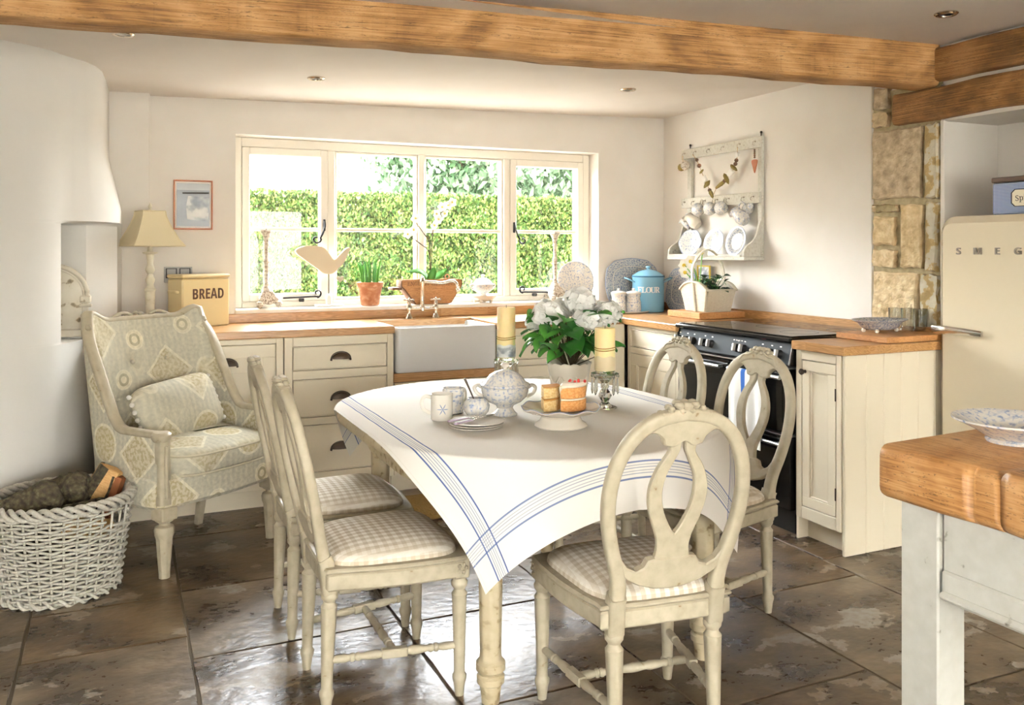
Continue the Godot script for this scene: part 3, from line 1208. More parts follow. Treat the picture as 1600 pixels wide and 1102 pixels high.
# ------------------------------------------------------------------ kitchen units
func cup_handle(parent, at, w = 0.1):
	var st = S()
	var f = func(u, v):
		var a = PI * u
		var b = PI / 2 * v
		return V(-cos(a) * w / 2 * cos(b * 0.98), sin(a) * 0.034 * cos(b * 0.98) - 0.01, 0.004 + 0.024 * sin(b))
	grid(st, 16, 6, f, false, true)
	var f2 = func(u, v):
		var p = f.call(u, v)
		return V(p.x * 0.93, p.y * 0.9 - 0.001, p.z - 0.003)
	grid(st, 16, 6, f2, false, false)
	var rim = []
	for i in 17:
		var a = PI * i / 16
		rim.append(V(-cos(a) * (w / 2 + 0.001), sin(a) * 0.036 - 0.01, 0.004))
	sweep(st, rim, circle(6), 0.0045, false, Vector3.BACK)
	tube(st, [V(-w / 2, -0.01, 0.004), V(-w / 2 - 0.002, -0.018, 0.003)], 0.006, 6)
	tube(st, [V(w / 2, -0.01, 0.004), V(w / 2 + 0.002, -0.018, 0.003)], 0.006, 6)
	return put(st, "cup_handle", M.pewter, parent, at)

# unit facing local +z, its front at z = 0; fronts: [kind, x0, x1, y0, y1]
func unit(n, label, at, turn, w, depth, fronts, plinth := true, y_top := 0.87):
	var t = thing(n, label, "cabinet", at, turn)
	var st = S()
	bx(st, V(0.002, 0.1, -depth), V(w - 0.002, y_top, -0.022))
	put(st, "carcass", M.cream, t)
	if plinth:
		st = S()
		bx(st, V(0, 0, -depth), V(w, 0.1, -0.06))
		put(st, "plinth", M.cream, t)
	# face frame: everything that is not an opening
	st = S()
	var xs = fronts[0][1]
	var xe = fronts[0][2]
	bx(st, V(0.001, 0.1, -0.022), V(xs, y_top, 0), 0.002)
	bx(st, V(xe, 0.1, -0.022), V(w - 0.001, y_top, 0), 0.002)
	var ys = [0.1]
	for f in fronts:
		ys.append(f[3])
		ys.append(f[4])
	ys.append(y_top)
	for i in range(0, ys.size(), 2):
		if ys[i + 1] - ys[i] > 0.002:
			bx(st, V(xs, ys[i], -0.022), V(xe, ys[i + 1], 0), 0.002)
	put(st, "face_frame", M.cream, t)
	for f in fronts:
		var g = 0.0035
		var a = f[1] + g
		var b = f[2] - g
		var c = f[3] + g
		var d = f[4] - g
		st = S()
		var o
		if f[0] == "drawer":
			bx(st, V(a, c, -0.02), V(b, d, -0.003), 0.0015)
			# cock bead round the front
			for q in [[a, c, b, c + 0.007], [a, d - 0.007, b, d], [a, c + 0.007, a + 0.007, d - 0.007], [b - 0.007, c + 0.007, b, d - 0.007]]:
				bx(st, V(q[0], q[1], -0.02), V(q[2], q[3], 0.0005), 0.002)
			o = put(st, "drawer_front", M.cream, t)
			cup_handle(o, V((a + b) / 2, (c + d) / 2, -0.003), 0.1)
		elif f[0] == "plain":
			bx(st, V(a, c, -0.02), V(b, d, -0.003), 0.0015)
			for q in [[a, c, b, c + 0.007], [a, d - 0.007, b, d], [a, c + 0.007, a + 0.007, d - 0.007], [b - 0.007, c + 0.007, b, d - 0.007]]:
				bx(st, V(q[0], q[1], -0.02), V(q[2], q[3], 0.0005), 0.002)
			put(st, "drawer_front", M.cream, t)
		else:
			var fw = 0.065 if b - a > 0.3 else 0.045
			var bars = [[a, c, b, c + fw], [a, d - fw, b, d], [a, c + fw, a + fw, d - fw], [b - fw, c + fw, b, d - fw]]
			if f[0] == "appliance":
				bars.append([a + fw, d - 0.14, b - fw, d - fw])
			for q in bars:
				bx(st, V(q[0], q[1], -0.02), V(q[2], q[3], -0.001), 0.002)
			bx(st, V(a + fw, c + fw, -0.02), V(b - fw, d - fw, -0.011))
			o = put(st, "door", M.cream, t)
			# moulding round the sunk panel
			st = S()
			var e = 0.008
			for q in [[a + fw, c + fw, b - fw, c + fw + e], [a + fw, d - fw - e, b - fw, d - fw], [a + fw, c + fw, a + fw + e, d - fw], [b - fw - e, c + fw, b - fw, d - fw]]:
				bx(st, V(q[0], q[1], -0.015), V(q[2], q[3], -0.005), 0.003)
			put(st, "panel_moulding", M.cream, o)
			if f[0] == "appliance":
				cup_handle(o, V(f[5] if f.size() > 5 else (a + b) / 2, d - 0.09, -0.001), 0.1)
			elif f[0] == "door_knob":
				st = S()
				lathe(st, P2([0.0, 0.0, 0.008, 0.0, 0.006, 0.01, 0.013, 0.018, 0.014, 0.025, 0.009, 0.031, 0.0, 0.032]), 14, Transform3D(rotx(PI / 2), Vector3.ZERO))
				put(st, "knob", M.pewter, o, V(a + 0.02, d - 0.05, -0.001))
				for y in [d - 0.13, c + 0.1]:
					st = S()
					box(st, V(b + 0.001, y, 0.001), V(0.007, 0.055, 0.006), 0.002)
					put(st, "hinge", M.pewter, o)
	return t

func build_units():
	var fz = -4.53
	var d = 0.58
	unit("appliance_unit", "cream appliance door with one cup handle, half hidden behind the armchair", V(-0.09, 0, fz), 0, 0.848, d, [["appliance", 0.03, 0.812, 0.135, 0.845, 0.57]])
	unit("drawer_unit", "cream base unit with three stacked drawers and dark cup handles", V(0.762, 0, fz), 0, 0.581, d, [["drawer", 0.042, 0.545, 0.162, 0.412], ["drawer", 0.042, 0.545, 0.45, 0.652], ["drawer", 0.042, 0.545, 0.696, 0.824]])
	unit("sink_unit", "cream base unit carrying the white butler sink", V(1.347, 0, fz), 0, 0.615, d, [["door", 0.03, 0.585, 0.14, 0.56]], true, 0.6)
	unit("base_unit", "cream base unit right of the sink, behind the flowers", V(1.966, 0, fz), 0, 0.56, d, [["door", 0.03, 0.53, 0.14, 0.655], ["drawer", 0.03, 0.53, 0.69, 0.83]])
	var st = S()
	bx(st, V(2.53, 0, -5.1), V(2.81, 0.87, -4.545))
	# the corner, then the short run beside the cooker
	solo(st, "corner_filler", M.cream, "plain cream filler panel in the corner between the two runs of units", "panel")
	unit("narrow_unit", "cream unit with a drawer line between the corner and the cooker", V(2.83, 0, -4.54), -PI / 2, 0.535, 0.63, [["door", 0.03, 0.505, 0.14, 0.7], ["plain", 0.03, 0.505, 0.735, 0.845]])
	end_unit()
	# worktops
	st = S()
	bx(st, V(-0.09, 0.87, -5.047), V(0.142, TOP_Y, -4.553), 0.004)
	bx(st, V(0.142, 0.87, -5.11), V(1.358, TOP_Y, -4.553), 0.004)
	bx(st, V(1.358, 0.87, -5.11), V(1.96, TOP_Y, -4.94), 0.004)
	bx(st, V(1.96, 0.87, -5.11), V(2.798, TOP_Y, -4.553), 0.004)
	bx(st, V(0.142, TOP_Y, -5.118), V(3.445, 0.962, -5.098), 0.003)
	var wt = solo(st, "oak_worktop", M.oak, "long oak worktop and upstand under the window, cut out round the sink", "worktop")
	# worktop over the corner and beside the cooker, its grain along the right wall
	st = S()
	bx(st, V(0.0, 0.87, -0.69), V(1.12, TOP_Y, 0.002), 0.004)
	bx(st, V(0.0, TOP_Y, -0.668), V(2.3, 0.962, -0.648), 0.003)
	solo(st, "oak_worktop", M.oak, "oak worktop in the corner left of the black cooker, with its upstand", "worktop", "", V(2.80, 0, -5.11), V(0, -PI / 2, 0))
	st = S()
	bx(st, V(0.0, 0.87, -0.68), V(0.315, TOP_Y, 0.002), 0.004)
	solo(st, "oak_worktop", M.oak, "short oak worktop on the end unit between cooker and fridge", "worktop", "", V(2.80, 0, -3.085), V(0, -PI / 2, 0))
	# sink
	var t = thing("butler_sink", "white ceramic butler sink under the window", "sink", V(1.66, 0, -4.755))
	st = S()
	var sec = []
	var rr = func(w, dd, r, y):
		var out = []
		for p in rrect(w, dd, r, 4):
			out.append(V(p.x, y, -p.y))
		return out
	var rings = [rr.call(0.585, 0.42, 0.02, 0.652), rr.call(0.597, 0.432, 0.028, 0.662), rr.call(0.597, 0.432, 0.028, 0.888), rr.call(0.59, 0.425, 0.026, 0.896), rr.call(0.545, 0.38, 0.02, 0.896), rr.call(0.538, 0.373, 0.02, 0.89), rr.call(0.53, 0.365, 0.03, 0.7), rr.call(0.49, 0.325, 0.03, 0.68)]
	for i in rings.size() - 1:
		st.set_smooth_group(1 if i < 3 else 2)
		var m = rings[i].size()
		for j in m:
			quad(st, rings[i][j], rings[i][(j + 1) % m], rings[i + 1][(j + 1) % m], rings[i + 1][j])
	st.set_smooth_group(-1)
	var m2 = rings[7].size()
	for j in m2:
		tri(st, V(0, 0.68, 0), rings[7][j], rings[7][(j + 1) % m2])
		tri(st, V(0, 0.652, 0), rings[0][(j + 1) % m2], rings[0][j])
	put(st, "basin", M.sink, t)
	st = S()
	lathe(st, P2([0.0, 0.681, 0.04, 0.681, 0.042, 0.684, 0.0, 0.684]), 16)
	put(st, "waste", M.chrome, t)
	st = S()
	bx(st, V(1.347, 0.602, -5.0), V(1.962, 0.65, -4.548), 0.003)
	solo(st, "oak_sink_shelf", M.oak, "oak rail under the white sink", "shelf")
	build_tap()

func end_unit():
	var t = unit("end_unit", "narrow cream end unit with a knob, right of the black cooker", V(2.83, 0, -3.088), -PI / 2, 0.272, 0.64, [["door_knob", 0.035, 0.245, 0.155, 0.825]], false)
	var st = S()
	bx(st, V(0.002, 0, -0.64), V(0.014, 0.1, -0.001), 0.001)
	put(st, "side_foot", M.cream, t)
	st = S()
	bx(st, V(0.014, 0, -0.64), V(0.268, 0.1, -0.06))
	put(st, "plinth", M.cream, t)
	# tongue and groove end panel: separate boards, facing the camera
	var x = -0.645
	var widths = [0.095, 0.105, 0.105, 0.105, 0.105, 0.125]
	for w in widths:
		st = S()
		bx(st, V(0.273, 0, x + 0.0006), V(0.291, 0.869, x + w - 0.0006), 0.0035)
		put(st, "panel_board", M.cream, t)
		x += w

func build_tap():
	var t = thing("bridge_tap", "nickel bridge mixer tap with cross handles behind the sink", "tap", V(1.67, TOP_Y, -5.02))
	for sx in [-1, 1]:
		var st = S()
		lathe(st, P2([0.0, 0, 0.024, 0, 0.022, 0.008, 0.013, 0.025, 0.011, 0.04, 0.017, 0.052, 0.019, 0.062, 0.015, 0.075, 0.011, 0.085, 0.013, 0.1, 0.009, 0.108, 0.0, 0.11]), 16, Transform3D(Basis(), V(sx * 0.085, 0, 0)))
		put(st, "valve", M.nickel, t)
		st = S()
		for k in 2:
			var a = k * PI / 2 + 0.4
			var dd = V(cos(a), 0, sin(a)) * 0.028
			tube(st, [V(sx * 0.085, 0.113, 0) - dd, V(sx * 0.085, 0.113, 0) + dd], 0.005, 8)
			for s in [-1, 1]:
				ball(st, V(sx * 0.085, 0.113, 0) + dd * s, 0.007)
		ball(st, V(sx * 0.085, 0.118, 0), 0.009)
		put(st, "cross_handle", M.nickel, t)
	var st = S()
	tube(st, [V(-0.085, 0.058, 0), V(0.085, 0.058, 0)], 0.010, 10)
	lathe(st, P2([0.0, 0.04, 0.014, 0.045, 0.017, 0.058, 0.014, 0.072, 0.011, 0.08, 0.011, 0.2, 0.016, 0.21, 0.016, 0.226, 0.012, 0.235, 0.008, 0.245, 0.01, 0.25, 0.0, 0.258]), 14)
	put(st, "bridge", M.nickel, t)
	st = S()
	tube(st, curve([V(0, 0.222, 0), V(0.05, 0.218, 0.03), V(0.11, 0.215, 0.065), V(0.15, 0.226, 0.09), V(0.175, 0.218, 0.105), V(0.185, 0.19, 0.11), V(0.187, 0.168, 0.111)], 5), 0.0105, 10)
	lathe(st, P2([0.0, 0.158, 0.012, 0.158, 0.014, 0.17, 0.011, 0.18]), 12, Transform3D(Basis(), V(0.187, 0, 0.111)))
	put(st, "spout", M.nickel, t)

# ------------------------------------------------------------------ cooker
func build_cooker():
	var t = thing("range_cooker", "black range cooker with a grey control panel and silver knobs", "cooker", V(2.80, 0, -4.0), -PI / 2)
	var w = 0.905
	var st = S()
	bx(st, V(0.002, 0.1, -0.66), V(w - 0.002, 0.895, -0.05))
	bx(st, V(0.03, 0.0, -0.6), V(w - 0.03, 0.1, -0.06))
	put(st, "body", M.blackmat, t)
	st = S()
	bx(st, V(0, 0.895, -0.665), V(w, 0.918, 0.0), 0.006)
	put(st, "hob_surround", M.black, t)
	st = S()
	bx(st, V(0.012, 0.918, -0.64), V(w - 0.012, 0.924, -0.02), 0.002)
	put(st, "glass_hob", M.hob, t)
	for b in [[0.16, -0.2, 0.07], [0.16, -0.47, 0.09], [0.45, -0.33, 0.11], [0.75, -0.2, 0.09], [0.75, -0.47, 0.07]]:
		st = S()
		lathe(st, P2([b[2] - 0.002, 0.9241, b[2] - 0.002, 0.9244, b[2], 0.9244, b[2], 0.9241]), 32, Transform3D(Basis(), V(b[0], 0, b[1])))
		put(st, "burner_ring", M.panel, t)
	# sloping control panel
	var slope = 0.22
	var px = Transform3D(rotx(-slope), V(0, 0.79, -0.002))
	st = S()
	bx(st, V(0.012, 0.0, -0.03), V(w - 0.012, 0.105, 0.0), 0.004, px)
	put(st, "control_panel", M.panel, t)
	st = S()
	bx(st, V(0.0, 0.0, -0.04), V(0.012, 0.108, 0.004), 0.003, px)
	put(st, "panel_end", M.black, t)
	st = S()
	bx(st, V(w - 0.012, 0.0, -0.04), V(w, 0.108, 0.004), 0.003, px)
	put(st, "panel_end", M.black, t)
	var kx = []
	for z in [-3.975, -3.905, -3.845, -3.75, -3.69, -3.48, -3.43, -3.30, -3.235, -3.175]:
		kx.append(z + 4.0)
	for x in kx:
		var kn = px * Transform3D(rotx(PI / 2), V(x, 0.045, 0))
		st = S()
		lathe(st, P2([0.0, 0.0, 0.022, 0.0, 0.021, 0.006, 0.016, 0.012, 0.015, 0.016, 0.0, 0.017]), 18, kn)
		var o = put(st, "knob", M.blackmat, t)
		st = S()
		bx(st, V(-0.0065, 0.014, -0.019), V(0.0065, 0.034, 0.019), 0.003, kn)
		put(st, "grip", M.grip, o)
		st = S()
		bx(st, V(x - 0.006, 0.078, 0.0), V(x + 0.006, 0.084, 0.0006), 0.0, px)
		put(st, "dial_mark", M.print, o)
	st = S()
	bx(st, V(0.64, 0.045, 0.0), V(0.675, 0.062, 0.001), 0.0, px)
	put(st, "clock_display", M.red, t)
	for x in [0.48, 0.5, 0.52, 0.54]:
		st = S()
		bx(st, V(x, 0.08, 0.0), V(x + 0.012, 0.085, 0.0006), 0.0, px)
		put(st, "panel_lettering", M.print, t)
	# doors: two above, two below
	for d in [[0.012, 0.448, 0.47, 0.765], [0.456, 0.893, 0.47, 0.765], [0.012, 0.448, 0.115, 0.455], [0.456, 0.893, 0.115, 0.455]]:
		st = S()
		bx(st, V(d[0], d[2], -0.05), V(d[1], d[3], -0.012), 0.005)
		var o = put(st, "oven_door", M.black, t)
		if d[2] > 0.3:
			st = S()
			bx(st, V(d[0] + 0.05, d[2] + 0.05, -0.0115), V(d[1] - 0.05, d[3] - 0.08, -0.0105))
			put(st, "door_glass", M.ovenglass, o)
		st = S()
		var y = d[3] - 0.035
		tube(st, [V(d[0] + 0.03, y, 0.022), V(d[1] - 0.03, y, 0.022)], 0.0095, 12)
		for x in [d[0] + 0.05, d[1] - 0.05]:
			box(st, V(x, y, 0.004), V(0.018, 0.016, 0.034), 0.003)
		put(st, "handle", M.steel, o)
	st = S()
	bx(st, V(0.01, 0.456, -0.045), V(w - 0.01, 0.462, -0.008), 0.001)
	bx(st, V(0.01, 0.771, -0.045), V(w - 0.01, 0.777, -0.006), 0.001)
	put(st, "trim_strip", M.steel, t)
	# tea towel over the right-hand upper handle
	var tw = thing("tea_towel", "white tea towel with a blue stripe hung on the cooker handle", "tea towel", V(2.80, 0, -4.0), -PI / 2)
	var cloth = func(x0, x1, off):
		var s2 = S()
		var f = func(u, v):
			var x = lerpf(x0, x1, u)
			var fold = 0.004 * sin(x * 70.0)
			var len = v * 0.62
			var yc = 0.73
			var a
			if len < 0.22:
				return V(x, yc - 0.22 + len, 0.009 + off + fold * 0.3)
			elif len < 0.26:
				a = (len - 0.22) / 0.04 * PI
				return V(x, yc + sin(a) * 0.0125, 0.022 - cos(a) * 0.0125 + off)
			return V(x, yc - (len - 0.26), 0.0345 + off + fold * smoothstep(0.26, 0.4, len))
		grid(s2, 14, 40, f, false, true)
		return s2
	put(cloth.call(0.505, 0.60, 0.0), "towel_cloth", M.towel, tw)
	put(cloth.call(0.60, 0.632, 0.0), "blue_stripe", M.towelblue, tw)
	put(cloth.call(0.632, 0.75, 0.0), "towel_cloth", M.towel, tw)

# ------------------------------------------------------------------ fridge
func build_fridge():
	# faces -x: local z is the front, local x runs towards the camera
	var t = thing("retro_fridge", "tall rounded cream retro fridge in the wall recess", "fridge", V(3.37, 0, -2.775), -PI / 2)
	var w = 0.6
	var hgt = 1.475
	var shape = func(r, x0, x1, y0, y1):
		var o = []
		for k in 7:
			var a = PI / 2 * k / 6
			o.append(Vector2(x1 - r + cos(a) * r, y1 - r + sin(a) * r))
		for k in 7:
			var a = PI / 2 + PI / 2 * k / 6
			o.append(Vector2(x0 + r + cos(a) * r, y1 - r + sin(a) * r))
		o.append(Vector2(x0, y0))
		o.append(Vector2(x1, y0))
		return o
	var st = S()
	extrude(st, shape.call(0.075, 0, w, 0.05, hgt), 0.4, 0.01, Transform3D(Basis(), V(0, 0, -0.27)), true)
	bx(st, V(0.03, 0, -0.45), V(w - 0.03, 0.06, -0.12))
	put(st, "body", M.fridge, t)
	st = S()
	extrude(st, shape.call(0.072, 0.002, w - 0.002, 0.075, hgt - 0.002), 0.075, 0.032, Transform3D(Basis(), V(0, 0, -0.03)), true)
	var d = put(st, "door", M.fridge, t)
	st = S()
	box(st, V(0.06, 0.968, 0.022), V(0.05, 0.03, 0.03), 0.006)
	sweep(st, [V(0.0, 0.968, 0.026), V(0.07, 0.968, 0.034), V(0.15, 0.966, 0.03), V(0.235, 0.963, 0.018)], rrect(0.02, 0.03, 0.006), [1.2, 1.25, 1.1, 0.85], false, Vector3.UP)
	put(st, "handle", M.chrome, d)
	var i = 0
	for ch in "SMEG":
		text(ch, 0.04, 0.006, M.badge, d, "letter", V(0.117 + i * 0.092, 1.318, 0.010), Vector3.ZERO, "Droid Sans", 600, 130)
		i += 1
	# spice tin on top
	var b = thing("spice_tin", "blue gingham tin with a dark lid and oval label on the fridge", "tin", V(3.43, hgt, -2.55), -PI / 2)
	st = S()
	bx(st, V(0, 0.0, -0.2), V(0.34, 0.135, 0), 0.006)
	put(st, "body", M.check, b)
	st = S()
	bx(st, V(-0.004, 0.137, -0.204), V(0.344, 0.16, 0.004), 0.005)
	put(st, "lid", M.tinlid, b)
	st = S()
	var oct = []
	for p in [[-0.065, -0.022], [-0.05, -0.036], [0.05, -0.036], [0.065, -0.022], [0.065, 0.022], [0.05, 0.036], [-0.05, 0.036], [-0.065, 0.022]]:
		oct.append(Vector2(p[0] * 1.02, p[1] * 1.02))
	extrude(st, oct, 0.0024, 0.0, Transform3D(Basis(), V(0.155, 0.068, 0.0008)))
	var e = put(st, "label_edge", M.ink, b)
	st = S()
	var oct2 = []
	for p in oct:
		oct2.append(p * 0.92)
	extrude(st, oct2, 0.003, 0.0, Transform3D(Basis(), V(0.155, 0.068, 0.001)))
	put(st, "label_card", M.label, e)
	text("Spices", 0.032, 0.001, M.ink, e, "lettering", V(0.155, 0.068, 0.0028), Vector3.ZERO, "Droid Serif", 400, 100).rotation.z = 0.06

# ------------------------------------------------------------------ table and cloth
const TC := Vector2(1.32, -2.85)     # table centre
const TR := 0.62                     # end radius
const TS := 0.15                     # half of the straight side
const TY := 0.74

func stadium(off, y, n := 72) -> Array:
	var o = []
	for i in n:
		var a = TAU * (i + 0.5) / n
		o.append(V(TC.x + cos(a) * (TR + off), y, TC.y + sin(a) * (TR + off) + signf(sin(a)) * TS))
	return o

func rings_mesh(st, rings, hard := false):
	for i in rings.size() - 1:
		st.set_smooth_group(i + 1 if hard else 1)
		var m = rings[i].size()
		for j in m:
			quad(st, rings[i][j], rings[i + 1][j], rings[i + 1][(j + 1) % m], rings[i][(j + 1) % m])

func build_table():
	var t = thing("dining_table", "painted oval dining table with fluted legs under the white cloth", "table")
	var st = S()
	var R = []
	for q in [[-0.12, 0.672], [-0.075, 0.676], [-0.05, 0.69], [-0.035, 0.696], [-0.012, 0.702], [-0.002, 0.712], [0.0, 0.722], [-0.006, 0.736], [-0.014, TY]]:
		R.append(stadium(q[0], q[1]))
	rings_mesh(st, R)
	st.set_smooth_group(-1)
	for e in [[R[0], 0.672], [R[-1], TY]]:
		var m = e[0].size()
		for j in m:
			tri_out(st, V(TC.x, e[1], TC.y), e[0][j], e[0][(j + 1) % m], V(TC.x, 0.7, TC.y))
	put(st, "tabletop", M.table, t)
	st = S()
	rings_mesh(st, [stadium(-0.115, 0.6), stadium(-0.112, 0.605), stadium(-0.112, 0.672)], true)
	rings_mesh(st, [stadium(-0.135, 0.672), stadium(-0.135, 0.6), stadium(-0.115, 0.6)], true)
	put(st, "apron", M.table, t)
	var flute = func(phi, p):
		if p.y > 0.14 and p.y < 0.56:
			return Vector2(1.0 - 0.10 * pow(absf(cos(phi * 4.0)), 0.7), 0)
		return Vector2(1, 0)
	for l in [[0.984, -2.33], [1.72, -2.30], [0.95, -3.39], [1.70, -3.39]]:
		st = S()
		lathe(st, P2([0.0, 0, 0.026, 0, 0.029, 0.03, 0.033, 0.055, 0.04, 0.06, 0.041, 0.078, 0.034, 0.085, 0.036, 0.092, 0.043, 0.098, 0.043, 0.118, 0.036, 0.126, 0.033, 0.13, 0.033, 0.145, 0.040, 0.55, 0.036, 0.57, 0.036, 0.575, 0.047, 0.58, 0.047, 0.595, 0.04, 0.602]), 40, Transform3D(Basis(), V(l[0], 0, l[1])), flute)
		box(st, V(l[0], 0.636, l[1]), V(0.085, 0.072, 0.085), 0.004)
		put(st, "leg", M.table, t)
	build_cloth()

func cloth_at(x, z) -> Vector3:
	var dz = z - TC.y
	var zc = clampf(dz, -TS, TS)
	var v = Vector2(x - TC.x, dz - zc)
	var d = v.length() - TR
	var top = TY + 0.004
	var wr = 0.0016 * sin(x * 23.0 + sin(z * 9.0)) * sin(z * 17.0 + 2.0 * sin(x * 5.0))
	if d <= 0.0:
		return V(x, top + absf(wr) * 0.8, z)
	var n = v.normalized()
	var s = atan2(n.y, n.x) * TR + zc * signf(n.x)
	var q = Vector2(TC.x, TC.y + zc) + n * TR
	var wave = 0.5 + 0.5 * sin(s * 13.0 + 0.8) * (0.7 + 0.3 * sin(s * 5.0))
	var hor = 0.008 + 0.07 * d + 0.22 * d * wave
	hor = minf(hor, d)
	var bend = 0.018
	var dy = sqrt(maxf(d * d - hor * hor * 0.8, 0.0)) - bend * (1.0 - exp(-d / bend)) * 0.6
	return V(q.x + n.x * hor, top - maxf(dy, 0.0), q.y + n.y * hor)

func build_cloth():
	var x0 = 0.702
	var x1 = 1.95
	var z0 = -3.66
	var z1 = -1.92
	var w = 1024
	var h = 1400
	var im = Image.create(w, h, false, Image.FORMAT_RGB8)
	im.fill(C("e9e4da"))
	var nz = noise(140, 0.01, 4)
	var ppm = w / (x1 - x0)
	var ppz = h / (z1 - z0)
	var band = [[-0.026, 0.0055, "46588a"], [-0.015, 0.003, "8c93a4"], [-0.007, 0.0025, "a0a4aa"], [0.001, 0.003, "8c93a4"], [0.009, 0.0025, "a0a4aa"], [0.020, 0.0055, "46588a"]]
	for horizontal in [false, true]:
		for b in band:
			for side in [0, 1]:
				var off = (0.115 if horizontal else 0.092) + b[0]
				var tmp = Color(b[2])
				if horizontal:
					var y = int(off * ppz) if side == 0 else int(h - off * ppz)
					for yy in maxi(2, int(b[1] * ppz)):
						for x in w:
							im.set_pixel(x, clampi(y + yy, 0, h - 1), im.get_pixel(x, clampi(y + yy, 0, h - 1)) * 0.25 + tmp * 0.75 * Color(1, 1, 1))
				else:
					var xx = int(off * ppm) if side == 0 else int(w - off * ppm)
					im.fill_rect(Rect2i(xx, 0, maxi(2, int(b[1] * ppm)), h), tmp)
	# woven hem and slub
	im.fill_rect(Rect2i(int(0.012 * ppm), 0, 1, h), C("dcd5c6"))
	im.fill_rect(Rect2i(w - int(0.012 * ppm), 0, 1, h), C("dcd5c6"))
	var m = mat("ffffff", 0.95)
	m.albedo_texture = ImageTexture.create_from_image(im)
	m.backlight_enabled = true
	m.backlight = Color(0.12, 0.12, 0.11)
	var st = S()
	grid(st, 120, 150, func(u, v): return cloth_at(lerpf(x0, x1, u), lerpf(z0, z1, v)), true, true)
	solo(st, "tablecloth", m, "white linen tablecloth with blue striped border draped over the table", "tablecloth")

